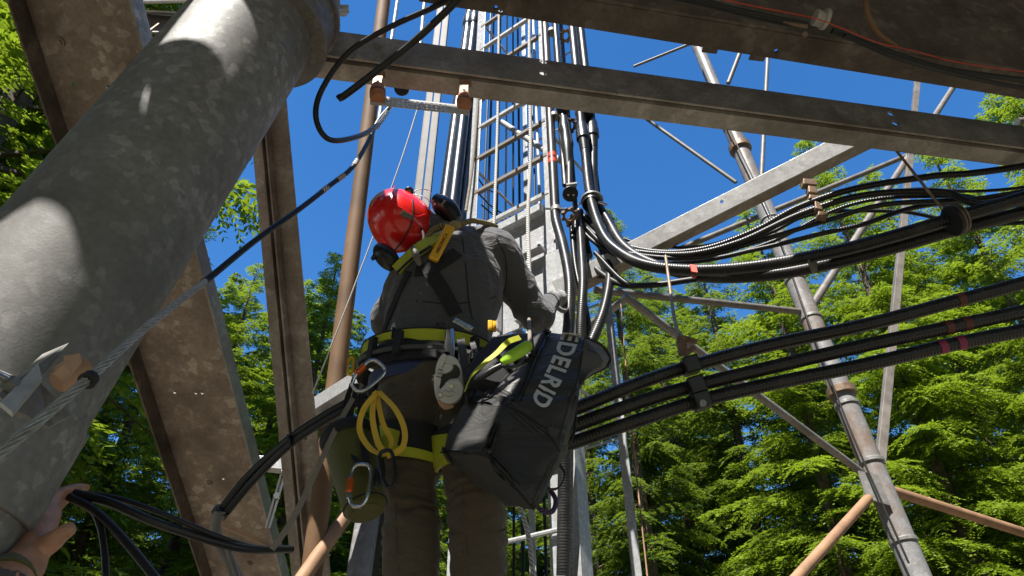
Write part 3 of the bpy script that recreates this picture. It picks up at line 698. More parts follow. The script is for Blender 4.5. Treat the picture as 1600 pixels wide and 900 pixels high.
for pts, w_, lab in thin: line('thin_cable', pts + ([(2300, pts[-1][1]-120, 1.7)] if pts[-1][0] > 1600 else []), w_, M['jacket'], lab, 'cable', GT, k=12)
# three lower feeders
G3 = 'three thick feeder cables at lower right'
low = [([(860, 650, 2.02), (905, 636, 2.0), (1000, 598, 1.97), (1080, 572, 1.95), (1200, 540, 1.91), (1350, 508, 1.86), (1480, 474, 1.82), (1620, 436, 1.78), (1800, 380, 1.75), (2500, 160, 1.6)], 'highest of the three thick feeder cables at lower right'),
       ([(850, 682, 2.05), (900, 664, 2.02), (1000, 628, 1.98), (1085, 603, 1.96), (1200, 575, 1.92), (1350, 540, 1.87), (1490, 510, 1.83), (1620, 482, 1.79), (1800, 440, 1.76), (2500, 260, 1.62)], 'middle of the three thick feeder cables at lower right'),
       ([(850, 706, 2.07), (900, 690, 2.05), (1000, 656, 2.0), (1095, 626, 1.97), (1200, 601, 1.94), (1350, 570, 1.9), (1490, 538, 1.86), (1620, 512, 1.82), (1800, 475, 1.78), (2500, 320, 1.64)], 'lowest of the three thick feeder cables at lower right')]
marks = [[(1498, 'brownmark')], [(1480, 'brownmark'), (1508, 'brownmark')], [(1474, 'pinkmark'), (1497, 'pinkmark')]]
for i, (pts, lab) in enumerate(low):
    t = thing('lower_feeder', lab, 'cable', W(*pts[1]), G3); P_ = spline([W(*p) for p in pts], 14)
    rr = .0225; obj('jacket', MB().tube(P_, rr, 16), M['jacket'], t)
    for mx, mm in marks[i]:
        js = sorted(range(len(P_)), key=lambda j: abs(((P_[j]-CAM).x/((P_[j]-CAM).y*_c+(P_[j]-CAM).z*_s))*FPX+800-mx))[0]
        dd = (P_[js+1]-P_[js]).normalized(); obj('tape_band', MB().tube([P_[js]-dd*.012, P_[js]+dd*.012], rr+.0012, 16), M[mm], t)
# hangers
t = thing('cable_hanger', 'black stacked clamp block with rod holding the three lower feeder cables', 'cable hanger', W(1075, 590, 1.93))
for (x, y, Y) in ((1079, 571, 1.925), (1087, 603, 1.93), (1096, 627, 1.94)):
    c = W(x, y, Y); d = (W(x+20, y-6, Y-.005)-c).normalized(); u = Vector((0, -.25, 1)); u = (u-d*u.dot(d)).normalized(); v = d.cross(u)
    obj('clamp_block', MB().box(c, d*.027, u*.027, v*.033), M['blackplastic'], t, smooth=0, bevel=.006)
    obj('clamp_lug', MB().box(c - v*.038 + u*.012, d*.012, u*.01, v*.005), M['galv'], t, smooth=0, bevel=.001)
c = W(1098, 630, 1.9); obj('washer', MB().disc(c, Vector((0, 1, .4)), .011, .01), M['steel'], t)
obj('beam_clip', MB().box(W(1066, 543, 1.94), (.015, 0, 0), (0, .012, 0), (0, 0, .03)).box(W(1074, 530, 1.93), (.03, 0, -.012), (0, .006, 0), (.004, 0, .008)).box(W(1078, 548, 1.93), (.02, 0, .014), (0, .006, 0), (-.004, 0, .008)), M['cast'], t, smooth=0, bevel=.002)
obj('rod', MB().tube([W(1040, 400, 2.28), W(1052, 488, 2.1), W(1062, 538, 1.96)], .0065, 10), M['copperrod'], t)
t = thing('cable_hanger', 'round black clamp on a thin rod hung from the long beam', 'cable hanger', W(1378, 207, 1.9))
obj('rod', MB().tube([W(1378, 207, 1.9), W(1472, 326, 1.93)], .0058, 10), M['copperrod'], t)
obj('eye', MB().disc(W(1374, 208, 1.9), (0, -.3, -1), .028, .014).disc(W(1378, 210, 1.89), (.2, -.3, -1), .014, .03), M['cast'], t, bevel=.002)
c = W(1492, 344, 1.94); d = (W(1520, 332, 1.93)-W(1465, 352, 1.96)).normalized()
obj('clamp_ring', MB().disc(c, d, .062, .03, 32), M['rubber'], t, bevel=.003); obj('clamp_band', MB().disc(c + d*.019, d, .058, .010, 32).disc(c+d*.002, d, .0635, .006, 32), M['cast'], t, bevel=.001)
obj('nut', MB().disc(W(1475, 326, 1.93), (0, 0, 1), .014, .014, 6).disc(W(1484, 330, 1.93), (1, 0, 0), .010, .02, 6), M['steel'], t)
t = thing('cable_hanger', 'rusty stepped strap clamp under the bright diagonal beam holding the thin cables', 'cable hanger', W(1266, 288, 2.1))
for x, y, a_, b_ in ((1264, 288, .03, .018), (1268, 300, .018, .02), (1272, 312, .026, .012), (1277, 325, .014, .022), (1284, 338, .02, .012)):
    obj('strap_link', MB().box(W(x, y, 2.12), (a_, 0, -.004), (0, .018, 0), (.004, 0, b_)), M['cast'], t, smooth=0, bevel=.003)
obj('cable_tie', MB().disc(W(1280, 330, 2.15), W(1300, 322, 2.13)-W(1280, 330, 2.15), .05, .006), M['strut'], t)
# ties on the feeder pair
c = W(1085, 424, 2.36); d = (W(1100, 424, 2.34)-W(1070, 420, 2.38)).normalized()
one('red_tag', MB().disc(c, d, .030, .012, 20).box(W(1084, 420, 2.31), d*.016, (0, .004, 0), (0, 0, .022)), M['redmark'], 'torn red tape tag wrapped round the feeder pair', 'tape', bevel=.002)
c = W(1272, 404, 2.16); d = (W(1300, 396, 2.12)-W(1250, 406, 2.2)).normalized()
one('cable_tie', MB().disc(c + Vector((0, .02, 0)), d, .048, .008, 20), M['strut'], 'thin metal strap round the feeder pair, right of the red tag', 'cable tie')
# clamps on the mast
t = thing('mast_clamp', 'galvanised clamp ring holding the joined feeder pair to the mast', 'clamp', W(923, 312, 2.66))
obj('ring', MB().disc(W(925, 313, 2.66), (0, .15, 1), .062, .016, 32), M['galv'], t, bevel=.003)
obj('cap', MB().disc(W(925, 318, 2.66), (0, .15, 1), .055, .02, 32), M['blackplastic'], t, bevel=.003)
obj('bolt', MB().tube([W(935, 316, 2.62), W(948, 320, 2.64)], .008, 8), M['steel'], t)
t = thing('mast_clamp', 'galvanised clamp ring on the feeder pair just under the long beam', 'clamp', W(912, 172, 2.68))
obj('ring', MB().disc(W(914, 176, 2.68), (0, .15, 1), .062, .014, 32), M['galv'], t, bevel=.003); obj('cap', MB().disc(W(914, 180, 2.68), (0, .15, 1), .054, .02, 32), M['blackplastic'], t, bevel=.003)
t = thing('mast_clamp', 'round black end plate with two bolts beside the mast rail', 'clamp', W(890, 303, 2.6))
obj('disc', MB().disc(W(891, 303, 2.6), (0, .75, .6), .042, .035, 28), M['blackplastic'], t, bevel=.004)
for x in (888, 896): obj('bolt', MB().disc(W(x, 305, 2.575), (0, .75, .6), .006, .01, 8), M['steel'], t)
obj('clip', MB().box(W(893, 289, 2.6), (.03, 0, .006), (0, .012, 0), (0, 0, .006)), M['galv'], t, bevel=.001)
t = thing('mast_clamp', 'round black end plate under the long beam at the top of the mast', 'clamp', W(880, 168, 2.66))
obj('disc', MB().disc(W(880, 168, 2.66), (0, .6, .8), .045, .03, 28), M['rubber'], t, bevel=.004)
# toothed adapter (cogged plate)
def cog(c, ax, r0, r1, h, teeth=8):
    a = Vector(ax).normalized(); x = a.orthogonal().normalized(); y = a.cross(x); vs = []; n = teeth*4
    for s_ in (-1, 1):
        for j in range(n):
            q = (j % 4) in (0, 1); an = 2*math.pi*(j+.5)/n; vs.append(Vector(c) + (x*math.cos(an)+y*math.sin(an))*(r1 if q else r1*.78) + a*h/2*s_)
        for j in range(n):
            an = 2*math.pi*(j+.5)/n; vs.append(Vector(c) + (x*math.cos(an)+y*math.sin(an))*r0 + a*h/2*s_)
    fs = []
    for j in range(n):
        k = (j+1) % n; fs += [(j, k, n+k, n+j), (2*n+k, 2*n+j, 3*n+j, 3*n+k), (j, 2*n+j, 2*n+k, k), (n+k, 3*n+k, 3*n+j, n+j)]
    return MB().add(vs, fs)
t = thing('cogged_bracket', 'rust stained toothed cable bracket beside the mast, below the round end plate', 'bracket', W(888, 336, 2.66))
obj('cog', cog(W(890, 337, 2.64), (0, .55, .8), .024, .048, .014), M['cast'], t, smooth=0, bevel=.002)
obj('cog', cog(W(898, 348, 2.7), (.3, .55, .8), .024, .05, .014), M['cast'], t, smooth=0, bevel=.002)
obj('band', MB().disc(W(869, 328, 2.69), (0, 0, 1), .030, .03, 20), M['galv'], t, bevel=.002); obj('bolt', MB().tube([W(852, 326, 2.7), W(884, 327, 2.66)], .007, 8), M['steel'], t)
t = thing('cogged_bracket', 'rust stained toothed cable bracket near the top of the mast, under the long beam', 'bracket', W(888, 200, 2.7))
obj('cog', cog(W(891, 196, 2.7), (.5, .5, .6), .024, .05, .014), M['cast'], t, smooth=0, bevel=.002); obj('band', MB().disc(W(866, 182, 2.7), (0, 0, 1), .032, .03, 20), M['galv'], t, bevel=.002)
t = thing('cogged_bracket', 'rust stained toothed cable bracket seen between the girder and the long beam', 'bracket', W(884, 55, 2.7))
obj('cog', cog(W(884, 56, 2.7), (.5, .5, .6), .024, .052, .016), M['cast'], t, smooth=0, bevel=.002); obj('band', MB().disc(W(862, 50, 2.7), (0, 0, 1), .032, .03, 20), M['galv'], t, bevel=.002)
t = thing('cable_boot', 'black rubber bundle of sleeves hanging behind the toothed bracket', 'cable boot', W(905, 370, 2.75))
obj('boot', MB().tube(spline([W(900, 340, 2.75), W(905, 370, 2.75), W(918, 402, 2.75)], 4), [.03, .05, .03], 14), M['rubber'], t)

# cables at upper left of the mast
GB = 'blue black feeder cables left of the mast'
for (x0, y0), (x1, y1), Y, w_, lab in (((733, 30), (693, 330), 3.35, 20, 'blue black feeder cable, leftmost of the group left of the mast'), ((742, 30), (707, 330), 3.25, 22, 'glossy blue black feeder cable, in the middle of the group left of the mast'),
        ((752, 30), (722, 330), 3.3, 15, 'blue black feeder cable, nearest the mast rail in its group'), ((748, 20), (714, 340), 3.5, 14, 'rear blue black feeder cable, mostly behind its neighbours')):
    a, b = W(x0, y0, Y+.05), W(x1, y1, Y); a, b = extend(a, b, .8, .35)
    t = thing('blue_feeder', lab, 'cable', b, GB); r_ = pxr(x1, y1, Y, w_)/2
    obj('jacket', MB().tube([a, b], r_, 14), M['bluecable'], t)
    for f in (.36, .50): obj('sleeve', MB().tube([a.lerp(b, f), a.lerp(b, f+.01), a.lerp(b, f+.03), a.lerp(b, f+.035)], [r_*1.05, r_*1.25, r_*1.25, r_*1.05], 14), M['bluecable'], t)
one('feeder_clamp', MB().disc(W(742, 145, 3.3), (-.1, 0, 1), .10, .03, 28), M['rubber'], 'black ring clamp round the blue black feeders', 'clamp', bevel=.004)
line('plain_rope', [(752, 60, 3.15), (745, 180, 3.12), (738, 260, 3.1), (728, 330, 3.1)], 7, M['greyrope'], 'grey rope hanging along the blue black feeders', 'rope', r=.010)

# poles --------------------------------------------------------------------------
a, b = extend(W(600, 0, 2.75), W(528, 570, 3.1), .3, 1.0)
one('brown_pole', MB().tube([a, b], .048, 24), M['ochre'], 'long brown weathered pole standing left of the person', 'pole')
t = thing('guide_channel', 'pale grey double channel pole just left of the blue black feeders', 'pole', W(668, 290, 3.6))
a, b = extend(W(694, 0, 3.6), W(660, 300, 3.6), .6, 1.1)
obj('channel', prism(a, b, (0, 1, 0), [(0, .01, -.055, -.006), (0, .05, -.061, -.055)], bv=(1, 0, 0))[0], M['channelgrey'], t, smooth=0, bevel=.001)
obj('channel', prism(a, b, (0, 1, 0), [(0, .01, .006, .055), (0, .05, .055, .061)], bv=(1, 0, 0))[0], M['channelgrey'], t, smooth=0, bevel=.001)
one('white_conduit', MB().tube([W(630, -60, 3.4), W(612, 60, 3.4), W(590, 200, 3.4)], .016, 12), M['rail'], 'thin pale conduit beside the top of the brown pole', 'conduit')
one('white_conduit', MB().tube([W(669, -60, 3.7), W(655, 90, 3.7)], .018, 12), M['rail'], 'thin pale conduit crossing behind the thick bent cable', 'conduit')
line('thin_white_cord', [(654, 165, 2.3), (620, 270, 2.4), (545, 470, 2.6), (488, 615, 2.8)], 3, M['white'], 'thin white cord running down from the perforated tray to the left', 'cord', r=.0035)
# far right tower leg --------------------------------------------------------------
l0, l1 = W(1085, 60, 5.3), W(1436, 905, 5.15)
ax2 = (l0-l1).normalized(); fb = l1 - ax2*(l1.z/ax2.z); ft = l0 + ax2*2.5
t = thing('tower_leg', 'slender grey and rust stained tower leg leaning in front of the trees at right', 'tower leg', fb)
RL = .092
def onleg(py):
    best = min(range(400), key=lambda i: abs(proj(l0.lerp(l1, i/399))[1]-py)); return l0.lerp(l1, best/399)
def proj(p):
    d = Vector(p)-CAM; z = d.y*_c+d.z*_s; return (800+FPX*d.x/z, 450-FPX*(d.z*_c-d.y*_s)/z)
obj('upper_pipe', MB().tube([ft, onleg(175)], RL*.82, 24), M['leg'], t); obj('lower_pipe', MB().tube([onleg(175), fb], RL, 24), M['leg'], t)
for py, k_, h_, mt in ((232, 1.35, .09, 'cast'), (612, 1.3, .07, 'cast'), (200, 1.1, .02, 'galv'), (438, 1.1, .03, 'galv'), (498, 1.1, .03, 'galv'), (632, 1.12, .03, 'galv'), (722, 1.15, .035, 'galv'), (845, 1.12, .03, 'galv'), (345, 1.1, .02, 'galv')):
    c = onleg(py); obj('flange' if k_ > 1.2 else 'band', MB().disc(c, ax2, RL*k_, h_, 28), M[mt], t, bevel=.004)
obj('footing', MB().tube([(fb.x, fb.y, -.3), (fb.x, fb.y, .25)], .35, 28), M['galv'], t)
obj('gusset', quadplate([W(1340, 735, 5.05), W(1372, 742, 5.05), W(1392, 790, 5.05), W(1354, 778, 5.05)], .012), M['galv'], t, smooth=0)
line('leg_cable', [(1085, 70, 5.1), (1130, 180, 5.08), (1205, 340, 5.03), (1262, 500, 5.0), (1316, 640, 4.98), (1350, 722, 4.97), (1420, 880, 4.95)], 4, M['rubber'], 'thin black cable tied along the leaning tower leg', 'cable', r=.008)
GBR = 'bracing tubes of the tower at right'
for pts, r_, m_, lab in (
    ([(960, 150, 6.2), (1150, 285, 5.8)], .024, 'strut', 'thin brace slanting down to the bright diagonal beam against blue sky'),
    ([(990, 104, 6.5), (1085, 66, 6.2)], .022, 'strut', 'short thin brace between the girder and the long beam'),
    ([(1165, 60, 5.6), (1138, 130, 5.7)], .03, 'strut', 'dark brace stub right of the leaning leg, under the girder'),
    ([(1201, 60, 6.0), (1190, 275, 6.0)], .028, 'strut', 'upright thin brace against the sky, right of the leaning leg'),
    ([(1500, 120, 6.2), (1420, 245, 5.9), (1268, 480, 5.3)], .040, 'strut', 'long dark brace slanting down left to the middle of the leaning leg'),
    ([(1434, 120, 6.0), (1405, 400, 5.6), (1375, 725, 5.2)], .034, 'strut', 'upright square brace meeting the leaning leg low down'),
    ([(1430, 238, 6.2), (1300, 280, 6.1), (1060, 390, 6.0)], .034, 'strut', 'pale tube brace rising right behind the bright diagonal beam'),
    ([(930, 453, 4.2), (1252, 487, 5.2)], .030, 'strut', 'nearly level brace between the mast and the leaning leg'),
    ([(975, 462, 4.0), (1180, 620, 4.6), (1346, 738, 5.1)], .030, 'galv', 'pale tube brace passing behind the three feeders down to the leg'),
    ([(905, 520, 4.6), (985, 462, 4.1)], .030, 'galv', 'short pale tube brace right of the gloved hand'),
    ([(1360, 775, 5.1), (1225, 925, 4.4)], .036, 'rustpipe', 'rust brown tube going down left from the leaning leg'),
    ([(1388, 765, 5.2), (1640, 845, 5.8)], .040, 'rustpipe', 'rust brown tube going down right from the leaning leg'),
    ([(1590, 190, 6.0), (1640, 186, 6.0)], .05, 'strut', 'brace end at the right edge beside the long beam')):
    P_ = [W(*p) for p in pts]; P_ = [P_[0], P_[-1]]
    if 'square' in lab: one('brace', prism(P_[0], P_[1], (0, 1, 0), [(-r_, r_, -r_, r_)], bv=(1, 0, 0))[0], M[m_], lab, 'brace', GBR, smooth=0, bevel=.003)
    else: one('brace', MB().tube(P_, r_, 16), M[m_], lab, 'brace', GBR)
for px, py in ((1110, 76), (1184, 88)):
    one('lug_plate', MB().box(W(px, py, 1.45), (.03, .006, .004), (0, .02, .005), (0, 0, .004)), M['dark'], 'small drilled lug under the girder, %s' % ('left one above the leaning leg' if px < 1150 else 'right one near the thin upright brace'), 'lug', bevel=.001)
line('copper_wire', [(970, 475, 3.2), (985, 650, 3.1), (1012, 905, 2.9)], 2, M['rustpipe'], 'thin copper coloured wire hanging in front of the dark trees', 'wire', r=.0035)
line('vertical_cord', [(894, 690, 2.5), (893, 790, 2.55), (893, 920, 2.6)], 5, M['greyrope'], 'tan cord hanging down right of the mast column', 'cord', r=.006)
# ropes on the mast
line('white_rope', [(828, -60, 2.72), (827, 80, 2.7), (829, 230, 2.68), (825, 340, 2.66), (828, 450, 2.62), (826, 540, 2.6)], 8, M['rope'], 'white rope with red flecks hanging down the ladder of the mast', 'rope', r=.0105, n=10)
line('ridged_rope', [(780, -60, 2.75), (778, 160, 2.7), (772, 350, 2.6)], 6, M['rope'], 'thin white ridged line leading down behind the shoulder', 'rope', r=.0085)
line('lower_rope', [(812, 790, 2.45), (826, 840, 2.45), (836, 925, 2.45)], 8, M['rope'], 'white rope end hanging below the bag', 'rope', r=.009)

# perforated tray and fittings on the long beam -----------------------------------------
t = thing('perforated_tray', 'bright perforated metal strip hung between two orange insulators under the long beam', 'cable tray', W(660, 155, 1.7))
p00, p10 = W(577, 155, 1.62), W(733, 172, 1.72); q00 = W(583, 137, 1.70); wv = (q00 - W(577, 155, 1.62)); wv = Vector((0, .085, .0))
p00 = W(578, 163, 1.43); p10 = W(734, 180, 1.50); dv = p10-p00
outer_ = [(0, 0), (dv.length, 0), (dv.length, .056), (0, .056)]
holes = []
for i in range(11):
    for j in range(3):
        cx = .095 + i*(dv.length-.17)/10.5; cy = .012 + j*.016; rx, ry = (.0062, .0036)
        holes.append([(cx + rx*math.cos(q*math.pi/5), cy + ry*math.sin(q*math.pi/5)) for q in range(10)])
o = plate2d(outer_, holes, 0, .003, 'strip', M['alu'], t)
dx = dv.normalized(); dy = Vector((.0, .10, 1)); dy = (dy - dx*dy.dot(dx)).normalized(); dz = dx.cross(dy)
o.matrix_local = Matrix.Translation(p00 - ORG[t.name]) @ Matrix((dx, dy, dz)).transposed().to_4x4()
for x, y, Y, lab in ((590, 146, 1.425, 0), (725, 160, 1.495, 1)):
    ins = obj('insulator', MB().tube([W(x, y+10, Y), W(x, y+5, Y), W(x, y-4, Y), W(x, y-11, Y)], [.022, .027, .027, .021], 18), M['terra'], t, smooth=40, bevel=.002)
    obj('groove', MB().tube([W(x, y+1, Y), W(x, y-1, Y)], .0275, 18), M['dark'], t)
    obj('bracket', MB().box(W(x, y-20, Y), (.017, 0, 0), (0, .004, .0), (0, 0, .024)), M['cast'], t, smooth=0, bevel=.002); obj('bracket_foot', MB().box(W(x+2, y-31, Y+.012), (.022, 0, 0), (0, .016, .0), (0, 0, .004)), M['cast'], t, smooth=0, bevel=.002)
    obj('bolt', MB().disc(W(x, y-20, Y-.005), (0, 1, 0), .005, .006, 8), M['dark'], t)
t = thing('cable_gland', 'round dark end cap with a threaded gland behind the perforated tray', 'cable gland', W(628, 135, 2.0))
obj('cap', MB().disc(W(628, 138, 2.0), (0, .6, .8), .036, .03, 28), M['blackplastic'], t, bevel=.003)
obj('gland', MB().tube([W(613, 158, 1.9), W(610, 163, 1.9), W(606, 172, 1.9)], [.015, .016, .010], 14), M['steel'], t)
t = thing('banded_cable', 'dark cable with white tape bands running from the gland down to the left', 'cable', W(606, 170, 1.9))
bc = [(608, 168, 1.9), (590, 190, 1.88), (575, 222, 1.86), (550, 262, 1.8), (515, 290, 1.74), (470, 325, 1.66), (400, 375, 1.56), (330, 432, 1.46), (318, 440, 1.44)]
obj('jacket', MB().tube(spline([W(*p) for p in bc], 10), .0092, 12), M['smoothcable'], t)
Q = spline([W(*p) for p in bc], 10)
for s_, e_ in ((27, 30), (34, 38), (41, 44)): obj('tape_band', MB().tube(Q[s_:e_], .0102, 12), M['rope'], t)
# twisted steel wire rope
def wire_rope(pts, R_, name, label):
    P_ = spline([W(*p) for p in pts], 40); t = thing(name, label, 'wire rope', P_[0])
    L = [0]; 
    for i in range(1, len(P_)): L.append(L[-1] + (P_[i]-P_[i-1]).length)
    mb = MB(); n = int(L[-1]/.006)
    ii = [np.interp(np.linspace(0, L[-1], n), L, [p[k] for p in P_]) for k in range(3)]; Q = [Vector((ii[0][i], ii[1][i], ii[2][i])) for i in range(n)]
    for s_ in range(7):
        pp = []
        for i in range(n):
            T = (Q[min(i+1, n-1)]-Q[max(i-1, 0)]).normalized(); x = T.cross(Vector((0, 0, 1))).normalized(); y = T.cross(x); a_ = s_*2*math.pi/7 + i*.006*42
            pp.append(Q[i] + (x*math.cos(a_)+y*math.sin(a_))*R_*.70)
        mb.tube(pp, R_*.285, 6)
    obj('strands', mb, M['wire'], t); obj('shadow_core', MB().tube(Q[::4], R_*.55, 8), M['rubber'], t); return t  # dark core colour stands for the shadow between the strands
t = wire_rope([(-80, 765, .74), (0, 708, .78), (140, 590, .86), (230, 510, .98), (320, 440, 1.20)], .0075, 'wire_rope', 'steel wire rope of twisted strands crossing the grey pipe at lower left')
c = W(141, 591, .86); d = W(160, 575, .88)-W(130, 600, .85)
obj('ferrule', MB().disc(c, d, .0118, .007, 20).disc(c - d.normalized()*.008, d, .0128, .006, 20), M['rubber'], t, bevel=.001)
# thick bent cables at the top
t = thing('looped_cable', 'black cable making a big open loop right of the grey pipe top', 'cable', W(500, 200, 1.5))
obj('jacket', MB().tube(spline([W(*p) for p in ((780, -50, .95), (690, 5, 1.15), (610, 42, 1.25), (545, 82, 1.32), (503, 140, 1.38), (494, 185, 1.42), (515, 218, 1.48), (560, 213, 1.6), (590, 195, 1.72), (605, 175, 1.86))], 10), .0095, 14), M['smoothcable'], t)
t = thing('thick_cable', 'thick black cable with a cut rounded end in front of the long beam', 'cable', W(528, 150, 1.35))
obj('jacket', MB().tube(spline([W(*p) for p in ((790, -80, .95), (715, 0, 1.1), (650, 62, 1.2), (590, 110, 1.27), (540, 148, 1.33), (532, 152, 1.34), (528, 155, 1.345))], 8), [.0115]*6*6+[.0115]*6+[.0115]*6+[.004], 16), M['smoothcable'], t)
# cables and clamp along the dark girder
GE = 'cables lying along the dark girder'
for pts, r_, m_, lab in (([(1030, -10, 1.05), (1110, 8, 1.07), (1200, 30, 1.1), (1262, 42, 1.12)], .010, 'rubber', 'thick black cable leading into the round clamp on the dark girder'),
    ([(1060, -12, 1.03), (1140, 12, 1.06), (1260, 38, 1.1)], .007, 'rubber', 'thinner black cable beside the thick one on the dark girder'),
    ([(1300, 48, 1.15), (1380, 78, 1.2), (1480, 108, 1.28), (1620, 128, 1.36)], .009, 'rubber', 'black cable from the round clamp along the girder to the right edge'),
    ([(1320, 55, 1.14), (1400, 90, 1.2), (1500, 118, 1.28), (1620, 142, 1.34)], .007, 'rubber', 'lower thin black cable sagging along the girder edge'),
    ([(1352, -15, 1.08), (1355, 20, 1.1), (1372, 52, 1.15), (1400, 72, 1.2)], .008, 'ochre', 'olive brown cable dropping from the top edge onto the girder')):
    line('girder_cable', pts, 5, M[m_], lab, 'cable', GE, r=r_)
line('red_wire', [(1095, -8, 1.0), (1180, 10, 1.05), (1270, 28, 1.08), (1310, 42, 1.1), (1370, 66, 1.14), (1430, 80, 1.2), (1500, 98, 1.25), (1620, 115, 1.32)], 2, M['redmark'], 'thin red wire running along the dark girder', 'wire', r=.0016)
t = thing('pipe_clamp', 'mossy round clamp with a cable lug on the dark girder', 'clamp', W(1285, 30, 1.1))
dgi = (W(1320, 40, 1.12)-W(1270, 26, 1.1)).normalized()
obj('ring', MB().disc(W(1289, 30, 1.12), dgi, .031, .012, 32).disc(W(1280, 29, 1.12), dgi, .024, .03, 24), M['beam'], t, bevel=.002)
obj('lug', MB().tube([W(1225, 34, 1.09), W(1245, 39, 1.08), W(1262, 42, 1.08)], [.003, .006, .006], 8).disc(W(1258, 54, 1.07), (0, 1, .8), .008, .004), M['cast'], t)
# lower left loose cables ---------------------------------------------------------
GLL = 'black cables held by the bare hand'
for pts, r_, lab in (([(112, 770, 1.47), (170, 785, 1.47), (240, 815, 1.5), (330, 845, 1.6), (390, 858, 1.7), (455, 858, 1.85)], .010, 'black cable with a cut end reaching right from the bare hand'),
    ([(118, 770, 1.48), (180, 778, 1.49), (260, 805, 1.52), (340, 838, 1.6), (400, 856, 1.75)], .006, 'thinner black cable above its neighbour right of the bare hand'),
    ([(108, 776, 1.46), (150, 800, 1.45), (200, 850, 1.43), (260, 925, 1.42)], .009, 'black cable falling to the lower edge, right of the bare hand'),
    ([(128, 776, 1.47), (152, 810, 1.45), (163, 860, 1.44), (166, 930, 1.43)], .007, 'black cable hanging straight down from the bare hand')):
    line('held_cable', pts, 5, M['smoothcable'], lab, 'cable', GLL, r=r_)
t = thing('cable_pipe', 'pair of black pipes tied together, rising from the wide channel to the person', 'pipe', W(345, 800, 2.3))
for o_, nm in ((0, 'pipe'), (9, 'pipe')):
    obj(nm, MB().tube(spline([W(338+o_, 806+o_*.3, 2.35), W(390+o_*.6, 742+o_, 2.3), W(460, 680+o_, 2.2), W(540, 630+o_, 2.12), W(585, 612+o_, 2.1)], 8), .014, 14), M['smoothcable'], t)
obj('collar', MB().disc(W(345, 800, 2.33), W(360, 780, 2.3)-W(345, 800, 2.33), .028, .02), M['rubber'], t)
for x, y in ((452, 688), (475, 674), (512, 652)): obj('tie', MB().disc(W(x, y+2, 2.2), (1, .2, .5), .026, .006), M['rubber'], t)
for pts, r_, lab in (([(343, 800, 2.32), (338, 838, 2.34), (360, 880, 2.36), (372, 905, 2.38)], .020, 'grey bent conduit going down from the pair of black pipes'), ([(352, 845, 2.3), (372, 905, 2.3)], .010, 'thin conduit beside the bent one at the lower edge')):
    line('bent_conduit', pts, 5, M['strut'], lab, 'conduit', r=r_)
one('cross_bar', prism(W(385, 722, 5.0), W(462, 730, 5.0), (0, 1, 0), [(-.05, .05, -.045, .045)])[0], M['rail'], 'pale level bar seen between the wide channel and the angle brace', 'bar', smooth=0, bevel=.003)
one('cross_bar', prism(*extend(W(490, 640, 3.1), W(560, 596, 2.9), .15, .5), (0, 1, 0), [(-.03, .03, -.03, .045)])[0], M['rail'], 'pale bar behind the brown pole at hip height of the person', 'bar', smooth=0, bevel=.003)
a, b = extend(W(548, 795, 3.3), W(510, 850, 3.2), 1.2, 1.0)
one('brace', MB().tube([a, b], .034, 20), M['rustpipe'], 'rust brown tube rising behind the olive pouch', 'brace')
a = W(582, 760, 3.6); b = W(560, 905, 3.5); a, b = extend(a, b, .3, .8)
t = thing('silver_pole', 'silver pole with rusty streak between the olive pouch and the left leg', 'pole', b); obj('tube', MB().tube([a, b], .062, 24), M['leg'], t)
a = W(640, 700, 3.4); b = W(660, 905, 3.4); one('back_pole', MB().tube([a, b], .05, 20), M['rail'], 'pale grey pole seen between the legs of the person', 'pole')
t = thing('turnbuckle', 'small steel turnbuckle between the wide channel and the angle brace', 'turnbuckle', W(430, 780, 3.4))
for o_ in (-4, 4): obj('side_rod', MB().tube([W(442+o_*.7, 742, 3.4), W(418+o_*.7, 825, 3.4)], .006, 8), M['steel'], t)
obj('eye', MB().disc(W(443, 738, 3.4), (1, 0, .3), .018, .012), M['steel'], t); obj('body', MB().disc(W(433, 775, 3.4), (0, 1, 0), .016, .02), M['steel'], t)
one('belt_lanyard', MB().strap(spline([W(*p) for p in [(425, 858, 1.7), (455, 815, 1.72), (490, 745, 1.76), (520, 680, 1.8), (550, 625, 1.84), (565, 600, 1.85)]], 8), Vector((1, .5, .3)), .015, .004), M['lanyard'], 'flat grey lanyard running up from the cable end to the belt carabiner', 'lanyard', smooth=60)
one('zip_block', MB().box(W(384, 835, 1.75), W(420, 850, 1.78)-W(384, 835, 1.75), Vector((0, .01, 0)), Vector((0, 0, .006))), M['tan'], 'tan strip tied beside the cable end', 'strip')
# small plates near the big pipe top
t = thing('bolted_bracket', 'pale bracket with a bolt between the wide channel and the grey pipe', 'bracket', W(265, 32, 2.0))
obj('plate', quadplate([W(228, 22, 2.0), W(330, 30, 2.0), W(330, 50, 2.0), W(232, 50, 2.0)], .01), M['strut'], t, smooth=0, bevel=.001)
obj('lip', quadplate([W(228, 18, 1.95), W(345, 24, 1.95), W(345, 30, 2.05), W(228, 26, 2.05)], .008), M['bright'], t, smooth=0)
obj('bolt', MB().tube([W(232, 50, 1.95), W(248, 38, 1.97)], .008, 8), M['cast'], t)
one('thin_bar', MB().tube([W(200, 4, 2.2), W(345, 0, 2.2)], .011, 8), M['bright'], 'thin bright bar at the top edge left of the grey pipe', 'bar')
t = thing('bolted_joint', 'bright bolted joint plate right of the grey pipe top', 'bracket', W(525, 12, 1.45))
obj('plate', quadplate([W(510, 8, 1.45), W(545, 10, 1.45), W(545, 17, 1.5), W(508, 17, 1.5)], .006), M['bright'], t, smooth=0)
obj('plate', quadplate([W(510, 19, 1.45), W(546, 19, 1.45), W(540, 26, 1.5), W(508, 26, 1.5)], .006), M['bright'], t, smooth=0)
obj('bolt', MB().disc(W(521, 9, 1.42), (0, 0, 1), .011, .03, 6), M['steel'], t)
